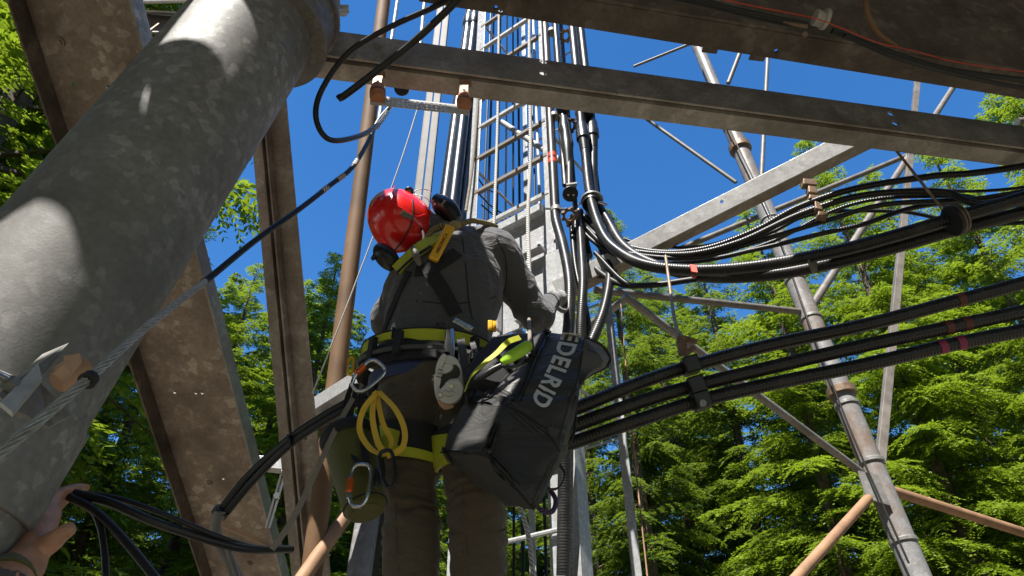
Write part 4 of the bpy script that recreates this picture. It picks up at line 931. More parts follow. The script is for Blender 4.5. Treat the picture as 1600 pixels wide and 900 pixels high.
one('corner_plate', quadplate([W(466, 82, 1.36), W(487, 56, 1.4), W(487, 80, 1.4), W(481, 86, 1.38)], .008), M['bright'], 'small bright triangular gusset where the long beam meets the grey pipe', 'gusset', smooth=0)
# ------------------------------------------------------------------ person on the tower, seen from below and behind
def loft(mb, secs, side=(1, 0, 0), n=20, k=5):
    """secs: (point, half width, half depth); smooth closed body piece"""
    P = spline([s[0] for s in secs], k); m = len(P); x = np.linspace(0, len(secs)-1, m)
    rx = [float(v) for v in np.interp(x, range(len(secs)), [s[1] for s in secs])]; ry = [float(v) for v in np.interp(x, range(len(secs)), [s[2] for s in secs])]
    mb.tube(P, rx, n, True, ry, side=side)
    for i in (0, -1): mb.ball(P[i], Vector((rx[i], 0, 0)), Vector((0, ry[i], 0)), Vector((0, 0, min(rx[i], ry[i])*.6)), 14)
def fused(name, mb, mat, parent, voxel=.011, it=6, disp=None):
    o = obj(name, mb, mat, parent, smooth=0)
    m = o.modifiers.new('r', 'REMESH'); m.mode = 'VOXEL'; m.voxel_size = voxel
    m = o.modifiers.new('s', 'SMOOTH'); m.iterations = it; m.factor = .6
    bpy.context.view_layer.update(); bake(o)
    if disp: disp(o)
    o.data.polygons.foreach_set('use_smooth', [True]*len(o.data.polygons)); o.data.update(); return o
from mathutils import noise as mn
def folds(amp, sc, stretch=(1, 1, 1), seed=0, extra=None, oct2=.25):
    def f(o):
        org = ORG[o.name]; me = o.data; nn = [v.normal.copy() for v in me.vertices]
        for v, n in zip(me.vertices, nn):
            p = v.co + org; q = Vector((p.x*stretch[0], p.y*stretch[1], p.z*stretch[2]))*sc + Vector((seed, 0, 0))
            w0 = mn.noise(q*.5); r_ = 1-abs(mn.noise(q + Vector((w0, w0, w0))*1.5))*2.2; r_ += oct2*(1-abs(mn.noise(q*2.1))*2.2)
            a_ = amp * (extra(p) if extra else 1); v.co = v.co + n*(r_*a_ - a_*.6)
    return f
YP = 2.05
person = thing('person', 'person in red helmet, charcoal jacket and brown trousers standing with back to the camera', 'person', W(665, 1180, YP))
def section(px, py, Y, wpx, dep): return (W(px, py, Y), pxr(px, py, Y, wpx)/2, dep)
# lower body
zf = 1.90
hipL, hipR = W(640, 600, 2.04), W(725, 600, 2.04)
kneeL, kneeR = W(643, 770, 2.04), W(742, 765, 1.98)
ankL = Vector((kneeL.x+.02, 2.16, zf+.09)); ankR = Vector((kneeR.x+.03, 2.16, zf+.09))
handR = W(874, 470, 2.62); wrR = W(862, 470, 2.50); elR = W(838, 492, 2.18); shR = W(768, 392, 2.03); shL = W(640, 438, 2.03)
elL = W(604, 505, 2.14); wrL = Vector((-.30, 2.42, 3.12)); neck = W(690, 385, 2.04); headc = W(650, 352, 2.02)
# body: one continuous surface under the clothes
mb = MB()
loft(mb, [(W(680, 600, YP), .15, .10), (W(682, 520, YP), .14, .09), (W(700, 440, YP), .16, .10), (W(704, 400, YP), .13, .08), (W(688, 372, YP), .05, .055), (W(672, 355, YP), .05, .05)])
mb.ball(headc + Vector((.02, .02, .0)), (.072, 0, 0), (0, .088, 0), (0, 0, .10), 20)
for a_, b_, c_, d_ in ((shR, elR, wrR, handR), (shL, elL, wrL, wrL + Vector((.06, .07, .02)))):
    mb.tube(spline([neck, a_, a_.lerp(b_, .5), b_, b_.lerp(c_, .5), c_, c_.lerp(d_, .6)], 4), [.045, .055, .05, .04, .038, .028, .03], 14)
for h_, k_, a_ in ((hipL, kneeL, ankL), (hipR, kneeR, ankR)):
    mb.tube(spline([h_, h_.lerp(k_, .5), k_, k_.lerp(a_, .4), a_], 4), [.08, .075, .055, .05, .035], 16)
    mb.tube([a_, a_ + Vector((0, .03, -.05)), a_ + Vector((0, .14, -.06))], [.035, .04, .03], 12)
fused('body', mb, M['skin'], person, .012, 4)
# trousers
mb = MB()
loft(mb, [(W(672, 535, YP), .185, .125), (W(676, 575, YP), .195, .14), (W(682, 625, 2.03), .18, .14)])
def leg(h_, k_, a_, dx):
    mb.tube(spline([h_ + Vector((0, 0, .03)), h_.lerp(k_, .35) + Vector((0, -.015, 0)), h_.lerp(k_, .75), k_ + Vector((0, .0, 0)), k_.lerp(a_, .35) + Vector((0, .01, 0)), k_.lerp(a_, .8), a_ + Vector((0, 0, .02))], 5), [.105, .110, .093, .084, .088, .078, .075], 20)
leg(hipL, kneeL, ankL, 0); leg(hipR, kneeR, ankR, 0)
def kneefold(p): return 1.0 + 1.6*math.exp(-((p.z - kneeL.z + .03)/.09)**2) + .8*math.exp(-((p.z-hipL.z+.12)/.08)**2)
trs = fused('trousers', mb, M['trouser'], person, .009, 5, folds(.0058, 8, (.8, .8, 2.0), 3, kneefold))
# seams and pocket on trousers
for pts in ([(700, 640, 1.90), (704, 700, 1.90)],):
    pass
# boots (out of frame) on the cross member
for a_ in (ankL, ankR):
    m2 = MB(); m2.tube([a_ + Vector((0, 0, .10)), a_, a_ + Vector((0, .02, -.045))], [.06, .058, .06], 16); m2.tube([a_ + Vector((0, -.04, -.055)), a_ + Vector((0, .08, -.055)), a_ + Vector((0, .19, -.062))], [.045, .05, .038], 16, ry=[.035, .035, .026], side=(1, 0, 0))
    fused('boot', m2, M['rubber'], person, .010, 3)
# jacket
mb = MB()
loft(mb, [(W(680, 548, YP), .190, .135), (W(686, 505, YP), .205, .145), (W(697, 462, 2.04), .215, .15), (W(706, 425, 2.03), .20, .145), (W(712, 398, 2.03), .165, .12), (W(700, 378, 2.03), .09, .08), (W(690, 366, 2.03), .07, .07)], k=4)
mb.tube(spline([neck + Vector((.03, 0, -.03)), shR, shR.lerp(elR, .35), shR.lerp(elR, .75), elR + Vector((.0, 0, -.005)), elR.lerp(wrR, .45), elR.lerp(wrR, .85)], 5), [.085, .098, .086, .074, .070, .055, .042], 18)
mb.tube(spline([neck + Vector((-.03, 0, -.03)), shL, shL.lerp(elL, .5), elL, elL.lerp(wrL, .5), wrL], 5), [.08, .085, .07, .064, .052, .042], 18)
def armfold(p):
    d = min((p-shR).length, (p-elR).length); return .55 + 1.1*math.exp(-(d/.13)**2)
jk = fused('jacket', mb, M['jacketcloth'], person, .008, 8, folds(.0062, 5.5, (2.0, 1, 1.1), 9, armfold))
# jacket hem and the blue layer under it
def ringband(c, rx, ry, h, th, tilt=(0, 0, 1), n=72, a0=0, a1=2*math.pi, hf=None, rf=None, mb=None):
    mb = mb or MB(); vs = []; full = abs(a1-a0-2*math.pi) < 1e-6; m = n if full else n+1
    up = Vector(tilt).normalized(); X = Vector((1, 0, 0)); X = (X-up*X.dot(up)).normalized(); Yv = up.cross(X)
    for i in range(m):
        a = a0 + (a1-a0)*i/n; hh = hf(a) if hf else (-h/2, h/2); g = rf(a) if rf else 1
        for r_, z_ in ((g, hh[0]), (g, hh[1]), (g+th/rx, hh[1]), (g+th/rx, hh[0])):
            vs.append(c + X*rx*r_*math.cos(a) + Yv*ry*r_*math.sin(a) + up*z_)
    fs = []
    for i in range(n if full else n):
        j = (i+1) % m
        for q in range(4): fs.append((i*4+q, i*4+(q+1) % 4, j*4+(q+1) % 4, j*4+q))
    if not full: fs += [(0, 1, 2, 3), (n*4+3, n*4+2, n*4+1, n*4)]
    return mb.add(vs, fs)
hz = W(672, 512, 1.87)
hc = Vector((W(672, 512, YP).x+.004, YP, hz.z))
obj('shirt_hem', ringband(hc + Vector((.0, 0, -.125)), .194, .142, .05, .004), M['bluecloth'], person)
# harness
har = thing('harness', 'lime and black climbing harness worn over the jacket and trousers', 'harness', hc)
def hbelt(a):   # angle measured so that -pi/2 is the back, nearest the camera
    g_ = math.exp(-((a+1.25)/.40)**2) + math.exp(-((a-5.03)/.40)**2) + math.exp(-((a-3.35)/.35)**2); return (.004 - .040*g_, .034)
lime = obj('waist_belt', ringband(hc + Vector((0, 0, -.015)), .228, .172, .05, .008, (0, -.10, 1), hf=hbelt, n=96), M['hi'], har)
def hlow(a): 
    k_ = math.sin(a*1.0 + .2); return (-.085, -.004 - .018*abs(math.cos(a*1.5+.4)))
obj('lumbar_pad', ringband(hc + Vector((0, 0, -.02)), .224, .168, .05, .017, (0, -.10, 1), hf=lambda a: (-.075, -.010 + .030*math.exp(-((a+2.0)/.35)**2)), n=96), M['blackweb'], har)
obj('belt_piping', ringband(hc + Vector((0, 0, .018)), .230, .174, .006, .010, (0, -.10, 1), n=96), M['blackweb'], har)
obj('gear_strap', ringband(hc + Vector((0, 0, -.062)), .248, .190, .014, .006, (0, -.10, 1), n=96), M['jacketcloth'], har)
for a in (-2.35, -1.9, -1.2, -.8):
    c = hc + Vector((.244*math.cos(a), .187*math.sin(a), -.055)); obj('tab', MB().box(c, Vector((-math.sin(a), math.cos(a), 0))*.014, Vector((math.cos(a), math.sin(a), 0))*.010, (0, 0, .045)), M['blackweb'], har, bevel=.002)
obj('buckle', MB().box(hc + Vector((.13, -.17, .018)), (.030, .012, -.012), (0, .006, 0), (.006, 0, .009)), M['steel'], har, bevel=.003)
obj('buckle', MB().box(hc + Vector((-.10, -.172, -.015)), (.004, 0, 0), (0, .006, 0), (0, 0, .02)).box(hc + Vector((-.085, -.177, -.03)), (.012, -.002, 0), (0, .005, 0), (0, 0, .004)), M['blackplastic'], har, bevel=.001)
# leg loops
for (c, tl, nm, rr) in ((kneeL.lerp(hipL, .40) + Vector((.0, -.01, 0)), (.10, -.12, 1), 'leg_loop', .104), (kneeR.lerp(hipR, .38) + Vector((-.0, 0, 0)), (-.22, -.12, 1), 'leg_loop', .110)):
    o = obj(nm, ringband(c, rr, rr, .09, .010, tl, hf=lambda a: (-.045, .045)), M['blackweb'], har)
    obj('leg_loop_edge', ringband(c, rr+.002, rr+.002, .02, .012, tl, hf=lambda a: (-.062 + .008*math.sin(a), -.042)), M['hi'], har)
    obj('leg_loop_edge', ringband(c, rr+.004, rr+.004, .02, .012, tl, a0=math.pi*.85, a1=math.pi*1.45, hf=lambda a: (-.05, .055*(1-abs(a-math.pi)/1.5))), M['hi'], har)
# back straps
from mathutils.bvhtree import BVHTree
def bvh(o):
    me = o.data; org = ORG[o.name]; return BVHTree.FromPolygons([v.co + org for v in me.vertices], [tuple(p.vertices) for p in me.polygons])
BJ = bvh(jk); BT = bvh(trs)
def onjacket(px, py, off=.006, B_=None):
    r_ = ray(px, py).normalized(); h = (B_ or BJ).ray_cast(CAM, r_)
    return (h[0] + h[1]*off, h[1]) if h[0] is not None else (W(px, py, 1.95), -r_)
def surfstrap(name, pts, wpx, mat, off=.005, th=.004, parent=har, B_=None):
    P_ = []; 
    for i in range(len(pts)-1):
        for j in range(6): P_.append(Vector(pts[i]).lerp(Vector(pts[i+1]), j/6))
    P_.append(Vector(pts[-1])); Q = [onjacket(p.x, p.y, off, B_) for p in P_]
    pt_ = [q[0] for q in Q]
    for _ in range(3): pt_ = [pt_[0]] + [(pt_[i-1]+pt_[i]*2+pt_[i+1])/4 for i in range(1, len(pt_)-1)] + [pt_[-1]]
    wd = []
    for i, q in enumerate(Q):
        T = (pt_[min(i+1, len(pt_)-1)]-pt_[max(i-1, 0)]).normalized(); wd.append(T.cross(q[1]).normalized())
    return obj(name, MB().strap(pt_, wd, pxr(pts[0][0], pts[0][1], 1.95, wpx), th), mat, parent, bevel=0)
surfstrap('back_seam', [(722, 372), (728, 420), (732, 470), (738, 500)], 2, M['blackweb'], .001, .002, person)
surfstrap('yoke_seam', [(650, 470), (700, 476), (760, 470), (790, 455)], 2, M['blackweb'], .001, .002, person)
surfstrap('sleeve_seam', [(776, 372), (790, 400), (792, 430), (788, 458)], 2, M['blackweb'], .001, .002, person)
for pts in ([(640, 588), (662, 584), (684, 590)], [(640, 588), (639, 625), (644, 655)], [(684, 590), (686, 630), (684, 655)], [(612, 600), (612, 660), (614, 700)], [(616, 770), (618, 820), (622, 895)], [(722, 760), (724, 820), (730, 895)], [(692, 830), (720, 838), (760, 836), (792, 826)]):
    surfstrap('trouser_seam', pts, 2.5, M['trouser'], .0015, .003, person, BT)
surfstrap('back_strap', [(665, 415), (690, 450), (712, 492)], 22, M['blackweb'])
surfstrap('back_strap', [(640, 425), (625, 455), (607, 500), (598, 530)], 12, M['blackweb'])
surfstrap('back_strap', [(715, 395), (680, 420), (650, 425)], 20, M['blackweb'])
surfstrap('shoulder_pad', [(622, 425), (640, 405), (668, 385), (690, 368)], 26, M['hi'], .012, .012)
surfstrap('shoulder_trim', [(628, 432), (650, 410), (676, 392)], 5, M['blackweb'], .026, .004)
# khaki elastic lanyard over the shoulders
lan = thing('energy_absorber', 'yellow sleeve of a fall absorber with khaki elastic lanyard across the upper back', 'fall absorber', W(690, 380, 1.9))
kp = [(666, 372, 1.90), (678, 358, 1.89), (695, 352, 1.885), (712, 352, 1.88), (722, 350, 1.88), (738, 345, 1.90), (760, 349, 1.95), (775, 354, 2.02)]
lineat(lan, 'elastic_lanyard', kp, .0105, M['khaki'], 8, 12)
obj('knot', MB().ball(W(711, 352, 1.87), (.024, 0, 0), (0, .02, 0), (0, 0, .018), 14), M['khaki'], lan)
a_, b_ = W(704, 354, 1.84), W(676, 407, 1.86); d_ = (b_-a_).normalized(); nn = (CAM-a_).normalized(); nn = (nn-d_*nn.dot(d_)).normalized(); sd = d_.cross(nn)
obj('sleeve', MB().box((a_+b_)/2, d_*(b_-a_).length/2, sd*.019, nn*.012), M['yellowmetal'], lan, bevel=.007)
def text(s_, c, xdir, ndir, size, mat, parent, name='lettering', ext=.0006, bold=0, sx=1.0):
    cu = bpy.data.curves.new(name, 'FONT'); cu.body = s_; cu.size = size; cu.extrude = ext; cu.align_x = 'CENTER'; cu.align_y = 'CENTER'; cu.offset = bold
    o = bpy.data.objects.new(name, cu); C.objects.link(o); dg = bpy.context.evaluated_depsgraph_get()
    me = bpy.data.meshes.new_from_object(o.evaluated_get(dg)); bpy.data.objects.remove(o); me.materials.clear(); me.materials.append(mat)
    o = bpy.data.objects.new(name, me); C.objects.link(o); o.parent = parent
    z_ = Vector(ndir).normalized(); x_ = Vector(xdir); x_ = (x_-z_*x_.dot(z_)).normalized(); y_ = z_.cross(x_)
    o.matrix_local = Matrix.Translation(Vector(c) - ORG[parent.name]) @ Matrix((x_*sx, y_, z_)).transposed().to_4x4(); return o
text('ABSORBICA', (a_+b_)/2 + nn*.0135 + d_*.006, -d_, nn, .017, M['blackplastic'], lan)
# grey strap adjuster at the nape
adj = obj('adjuster', MB().tube([W(646, 388, 1.86), W(649, 396, 1.85), W(652, 404, 1.85), W(656, 414, 1.87)], [.010, .013, .012, .008], 12), M['strut'], har)
# logos on the belt
for s_, px, py, sz, dx_ in (('e', 705, 500, .05, (1, 0, -.05)),):
    p, n = None, None
    a = -math.pi/2 + .24; c = hc + Vector((.239*math.cos(a), .185*math.sin(a), .004)); text(s_, c + Vector((0, -.006, .006)), dx_, (.1, -1, -.1), .044, M['blackplastic'], har, sx=1.7)
a = -math.pi*.90; c = hc + Vector((.240*math.cos(a), .183*math.sin(a), -.005)); text('edelrid', c, (0, 0, 1), (math.cos(a), math.sin(a), 0), .020, M['blackplastic'], har)
# helmet ------------------------------------------------------------------------------
hel = thing('helmet', 'glossy red climbing helmet with black ear defenders on the person', 'helmet', headc)
u_ = ray(640, 350).normalized(); rgt = Vector((1, 0, 0)); upv = rgt.cross(u_)
ear = (rgt*.72 + upv*.62 + u_*.15).normalized()                         # from left ear to right ear
crown = (-rgt*.70 + upv*.28 - u_*.62); crown = (crown - ear*crown.dot(ear)).normalized(); face = ear.cross(crown)*-1
if face.dot(u_) < 0: face = -face
hcn = W(625, 346, 2.0)
mb = MB(); n_ = 48; rows = 20; vs = []
def hpt(i, j):
    th = math.pi*.56*i/rows; a = 2*math.pi*j/n_
    ex = math.sin(th); back = max(0, -math.sin(a)); r1, r2, r3 = .121, .150, .136
    p = ear*r1*math.cos(a)*ex + face*r2*math.sin(a)*ex + crown*r3*math.cos(th)
    flare = 1 + .04*max(0, (th-1.35)/.4); return hcn + p*flare
for i in range(rows+1):
    for j in range(n_): vs.append(hpt(i, j))
fs = [(i*n_+j, i*n_+(j+1) % n_, (i+1)*n_+(j+1) % n_, (i+1)*n_+j) for i in range(rows) for j in range(n_)]
mb.add(vs, fs)
def shellmod(o):
    m = o.modifiers.new('s', 'SOLIDIFY'); m.thickness = .005; m.offset = -1
sh = obj('shell', mb, M['red'], hel, smooth=60, mods=shellmod)
obj('rim', MB().tube([hpt(rows, j % n_) for j in range(n_+1)], .0035, 8, cap=False), M['red'], hel)
obj('liner', MB().ball(hcn, ear*.104, face*.130, crown*.118, 28, .40, 1.0), M['blackplastic'], hel)
obj('hair', MB().ball(hcn - crown*.03, ear*.082, face*.100, crown*.10, 20), M['hair'], hel)
BS = BVHTree.FromPolygons([Vector(v) for v in mb.v], mb.f)
def onhelm(px, py, off=.002):
    r_ = ray(px, py).normalized(); h = BS.ray_cast(CAM, r_)
    if h[0] is None: return W(px, py, 1.92), -r_
    n = h[1] if h[1].dot(r_) < 0 else -h[1]; return h[0] + n*off, n
def hline(pts, r_, mat, name, off=.003):
    return obj(name, MB().tube([onhelm(p.x, p.y, off)[0] for p in spline([Vector((x, y, 0)) for x, y in pts], 8)], r_, 8), mat, hel)
hline([(644, 312), (645, 330), (643, 348), (633, 368), (622, 385), (614, 393)], .003, M['rubber'], 'elastic_band')
hline([(617, 290), (613, 303), (617, 318), (630, 327), (650, 338), (664, 335)], .0022, M['red'], 'shell_ridge', .0005)
hline([(600, 352), (606, 346), (613, 350), (620, 362), (616, 372), (604, 367), (600, 352)], .0012, M['red'], 'shell_ridge', .0003)
c, n = onhelm(636, 337, .001); x1 = (onhelm(650, 344, .001)[0]-c).normalized(); obj('grey_patch', MB().box(c, x1*.025, n*.003, n.cross(x1)*.011), M['strut'], hel, bevel=.001)
c, n = onhelm(639, 299, .004); obj('ear_pivot', MB().disc(c + n*.008, n, .019, .022, 20), M['blackplastic'], hel, bevel=.004); obj('pivot_screw', MB().disc(c + n*.021, n, .008, .004, 12), M['strut'], hel)
hline([(645, 300), (655, 296), (668, 297), (675, 303)], .0016, M['steel'], 'wire_arm', .008)
hline([(645, 303), (658, 306), (668, 311), (672, 318)], .0016, M['steel'], 'wire_arm', .008)
# ear cups
for (px, py, Y, ax_, rx_, ry_, nm) in ((694, 326, 1.98, ear, .040, .055, 'ear_cup'), (604, 402, 1.96, -ear, .046, .058, 'ear_cup')):
    c = W(px, py, Y); ax_ = ax_.normalized()
    lg = (W(px+20, py+28, Y)-c).normalized() if px > 650 else (W(px+30, py+8, Y)-c).normalized(); lg = (lg - ax_*lg.dot(ax_)).normalized(); sh_ = ax_.cross(lg)
    m2 = MB(); m2.ball(c, lg*.066, sh_*.050, ax_*.040, 24); o = obj(nm, m2, M['blackplastic'], hel)
    obj('cushion', MB().tube([c - ax_*.012, c - ax_*.034], [.046, .040], 24, ry=[.038, .034], side=lg), M['rubber'], hel, bevel=.004)
c = W(693, 318, 1.93); t1 = W(688, 326, 1.93)-W(698, 312, 1.93)
obj('cup_plate', MB().box(c, -t1.normalized()*.020, Vector((0, 1, .5)).normalized()*.002, t1.normalized().cross(Vector((0, 1, .5)).normalized())*.008), M['strut'], hel, bevel=.001)
text('SENA', c + Vector((0, -.004, -.002)), -t1, (0, -1, -.55), .013, M['white'], hel)
obj('cup_body', MB().tube(spline([W(682, 312, 1.97), W(700, 325, 1.96), W(714, 345, 1.97)], 4), [.028, .038, .038, .026], 16), M['blackplastic'], hel)
lineat(hel, 'microphone_cord', [(580, 404, 1.95), (588, 392, 1.93), (600, 388, 1.92)], .003, M['rubber'])
obj('cord_clip', MB().ball(W(583, 404, 1.94), (.008, 0, 0), (0, .008, 0), (0, 0, .008), 10), M['rubber'], hel)
obj('hood', MB().ball(W(672, 360, 2.02), (.075, 0, 0), (0, .07, 0), (0, 0, .07), 20), M['jacketcloth'], hel)
lineat(hel, 'chin_strap', [(655, 350, 1.95), (662, 372, 1.93), (650, 395, 1.93)], .005, M['blackweb'])
# gloved right hand gripping the column
gl = obj('right_glove', MB().ball(W(872, 466, 2.53), (.032, .012, 0), (0, .045, .01), (0, 0, .040), 20), M['glove'], person)
tmp = MB(); tmp.tube([wrR, W(868, 468, 2.52), W(876, 466, 2.58)], [.034, .042, .036], 18)
for i in range(4):
    a0_ = W(878, 456 + i*7.5, 2.56); tmp.tube(spline([a0_ + Vector((-.01, 0, 0)), a0_ + Vector((.022, .02, .002)), a0_ + Vector((.034, .055, -.002)), a0_ + Vector((.018, .082, -.006))], 4), [.011, .0105, .0095, .008], 10)
tmp.tube(spline([W(868, 478, 2.50), W(880, 486, 2.52), W(888, 480, 2.57)], 4), [.013, .012, .009], 10)
bpy.data.objects.remove(gl)
fused('right_glove', tmp, M['glove'], person, .0045, 2)
for f, c_ in ((.0, 'white'), (.30, 'blackweb'), (.55, 'white')):
    p = wrR.lerp(W(876, 466, 2.58), f+.15); obj('glove_cuff', MB().tube([p, p + (W(876, 466, 2.58)-wrR).normalized()*.012], .0425, 20), M[c_], person)
obj('sleeve_cuff', MB().tube([elR.lerp(wrR, .80), elR.lerp(wrR, .93)], [.046, .043], 20), M['jacketcloth'], person)
# bare fingers of a second hand behind the cable
tmp = MB(); tmp.tube([W(905, 472, 2.85), W(900, 480, 2.86), W(898, 492, 2.88)], [.028, .034, .03], 14)
# footing for the person: member of the tower
fm = thing('foot_beam', 'steel cross member carrying the boots of the person, below the photo', 'steel beam', (kneeL.x, 2.2, zf-.09))
obj('member', MB().box((-.30, 2.22, zf-.075), (1.6, 0, 0), (0, .14, 0), (0, 0, .05)), M['galv'], fm, smooth=0, bevel=.004)
obj('post', MB().tube([(-1.8, 2.22, -.1), (-1.8, 2.22, zf-.12)], .06, 20), M['galv'], fm); obj('post', MB().tube([(1.2, 2.22, -.1), (1.2, 2.22, zf-.12)], .06, 20), M['galv'], fm)

# ------------------------------------------------------------------ gear on the harness
def carabiner(label, c, up_, w_, h_, Rr, mat, gate, lockmat, nrm=None, gateside=-1):
    """ring in the plane of up_ and the sideways vector; D shape"""
    up_ = Vector(up_).normalized(); nrm = Vector(nrm or (0, -1, -.3)); nrm = (nrm - up_*nrm.dot(up_)).normalized(); x_ = up_.cross(nrm)
    t = thing('carabiner', label, 'carabiner', c); pts = []
    for i in range(49):
        a = 2*math.pi*i/48; ca, sa = math.cos(a), math.sin(a)
        r_ = (abs(ca)**3 + abs(sa)**3)**(-1/3); taper = 1 - .18*(sa*-1)
        pts.append(Vector(c) + x_*ca*r_*w_/2*taper + up_*sa*r_*h_/2)
    obj('frame', MB().tube(pts, Rr, 10, cap=False), mat, t)
    gx = x_*gateside*w_/2*1.0; obj('gate', MB().tube([Vector(c)+gx-up_*h_*.05+up_*h_*-.25, Vector(c)+gx+up_*h_*.30], Rr*.95, 10), mat, t)
    if lockmat:
        obj('locking_sleeve', MB().tube([Vector(c)+gx+up_*h_*-.17, Vector(c)+gx+up_*h_*-.13, Vector(c)+gx+up_*h_*.13, Vector(c)+gx+up_*h_*.17], [Rr*1.25, Rr*1.8, Rr*1.8, Rr*1.3], 12), lockmat, t, smooth=30)
    return t
carabiner('large shiny carabiner with orange sleeve at the left hip, holding the yellow sling', W(575, 588, 1.80), W(592, 572, 1.80)-W(560, 604, 1.80), .062, .110, .0062, M['steel'], 0, M['orange'], gateside=-1, nrm=(0, -1, -.5))
carabiner('shiny carabiner with orange sleeve in front of the olive pouch', W(562, 758, 1.74), W(568, 722, 1.74)-W(560, 792, 1.74), .052, .115, .0055, M['steel'], 0, M['orange'], gateside=-1)
carabiner('dark steel carabiner at the lower end of the yellow sling', W(606, 732, 1.72), W(598, 700, 1.72)-W(608, 768, 1.72), .036, .105, .0055, M['blackplastic'], 0, None)
t = thing('yellow_sling', 'yellow webbing sling doubled in loops, hanging from the left hip carabiner', 'sling', W(585, 610, 1.80))
lo = [([(590, 612, 1.79), (568, 640, 1.78), (562, 672, 1.78), (578, 700, 1.77), (600, 712, 1.76)], .016),
      ([(586, 612, 1.80), (582, 650, 1.79), (590, 690, 1.78), (601, 708, 1.765)], .017),
      ([(592, 612, 1.785), (618, 640, 1.77), (632, 672, 1.77), (628, 700, 1.765), (604, 713, 1.76)], .016),
      ([(588, 612, 1.80), (598, 660, 1.80), (612, 690, 1.79), (604, 712, 1.77)], .015)]
for i, (pts, wd_) in enumerate(lo):
    obj('loop', MB().strap(spline([W(*p) for p in pts], 10), Vector((1, .25*(-1)**i, .15)), wd_, .0028), M['yellowweb'], t, smooth=60)
t = thing('black_sling', 'black webbing and strap bundle hanging at the left hip above the pouch', 'sling', W(560, 640, 1.84))
for i, pts in enumerate(([(558, 600, 1.84), (548, 650, 1.84), (552, 710, 1.80), (566, 728, 1.77)], [(566, 600, 1.86), (562, 660, 1.85), (568, 700, 1.80), (574, 728, 1.77)], [(550, 600, 1.86), (540, 640, 1.86), (556, 690, 1.82)], [(585, 640, 1.84), (592, 700, 1.8), (598, 740, 1.78), (588, 762, 1.77)])):
    obj('strap', MB().strap(spline([W(*p) for p in pts], 8), Vector((1, .3, .1)), .016, .004), M['blackweb'], t, smooth=60)
obj('swivel', MB().tube([W(590, 735, 1.76), W(592, 748, 1.75), W(588, 762, 1.75)], [.010, .015, .009], 12), M['blackplastic'], t)
carabiner('small yellow edged clip at the far left of the belt', W(548, 572, 1.86), W(550, 556, 1.86)-W(547, 592, 1.86), .016, .065, .004, M['yellowmetal'], 0, None)
carabiner('thin dark carabiner hanging from the yellow buckle at the right hip', W(771, 540, 1.88), W(771, 528, 1.88)-W(768, 560, 1.88), .018, .065, .0035, M['steel'], 0, None)
one('yellow_buckle', MB().box(W(766, 509, 1.86), (.008, 0, 0), (0, .005, 0), (0, 0, .020)).box(W(773, 510, 1.86), (.006, 0, 0), (0, .005, 0), (0, 0, .020)).box(W(769, 514, 1.865), (.012, 0, 0), (0, .004, 0), (0, 0, .010)), M['yellowmetal'], 'bright yellow buckle on the right side of the belt', 'buckle', bevel=.002)
# rope grab device
gd = thing('belay_device', 'silver belay device hanging on a steel bar from the back of the belt', 'belay device', W(706, 590, 1.80))
pl_ = lambda x, y, Y=1.80: W(x, y, Y)
def outline(pts, th, mat, name, parent, Y=1.80, bev=.003):
    P_ = [W(x, y, Y) for x, y in pts]; c = sum(P_, Vector())/len(P_); n = (CAM-c).normalized(); 
    P_ = [p - (p-c).dot(n)*n/1 for p in P_]; k = len(P_); vs = [p + n*th/2 for p in P_] + [p - n*th/2 for p in P_]
    return obj(name, MB().add(vs, [tuple(range(k)), tuple(range(2*k-1, k-1, -1))] + [(i, k+i, k+(i+1) % k, (i+1) % k) for i in range(k)]), mat, parent, smooth=30, bevel=bev)
def smo(pts, k=4):
    P_ = [Vector((x, y, 0)) for x, y in pts]; Q = spline([P_[-1]] + P_ + [P_[0], P_[1]], k); Q = Q[k:k*(len(P_)+1)]
    return [(p.x, p.y) for p in Q]
outline(smo([(686, 566), (697, 556), (712, 560), (720, 572), (724, 592), (726, 610), (718, 628), (700, 636), (684, 628), (678, 604), (680, 584)]), .016, M['alu'], 'back_plate', gd, 1.82, .004)
outline(smo([(700, 574), (712, 570), (719, 580), (716, 590), (704, 592), (696, 598), (690, 610), (686, 600), (690, 588)]), .012, M['blackplastic'], 'gap', gd, 1.812, .001)
outline(smo([(694, 602), (706, 594), (718, 594), (725, 606), (720, 622), (706, 632), (690, 628), (684, 616)]), .014, M['alu'], 'cover_plate', gd, 1.80, .004)
outline(smo([(680, 592), (681, 574), (686, 560), (693, 553), (698, 557), (693, 568), (690, 584), (688, 600), (683, 606)]), .016, M['alu'], 'handle', gd, 1.795, .003)
for q in range(6): obj('grip_rib', MB().tube([W(681.5+q*1.7, 588-q*5.6, 1.785), W(690+q*1.2, 590-q*5.6, 1.785)], .0012, 6), M['blackplastic'], gd)
outline(smo([(688, 582), (690, 572), (699, 567), (708, 571), (706, 579), (696, 584)]), .012, M['alu'], 'cam', gd, 1.795, .003)
for x, y, r_ in ((705, 603, .009), (688, 617, .0075), (700, 598, .005)): obj('rivet', MB().disc(W(x, y, 1.788), ray(x, y), r_, .010, 18), M['steel'], gd, bevel=.0015)
for pts in ([(692, 612), (697, 609), (700, 613), (706, 610), (711, 614)], [(694, 618), (702, 620), (708, 618)]): obj('engraving', MB().tube([W(x, y, 1.787) for x, y in pts], .0008, 5), M['blackplastic'], gd)
outline(smo([(684, 628), (690, 624), (708, 632), (708, 637), (694, 640)]), .016, M['tan'], 'wear_plate', gd, 1.83)
obj('rope_bar', MB().tube(spline([W(706, 516, 1.84), W(707, 545, 1.81), W(704, 568, 1.80)], 4), .0075, 12), M['steel'], gd)
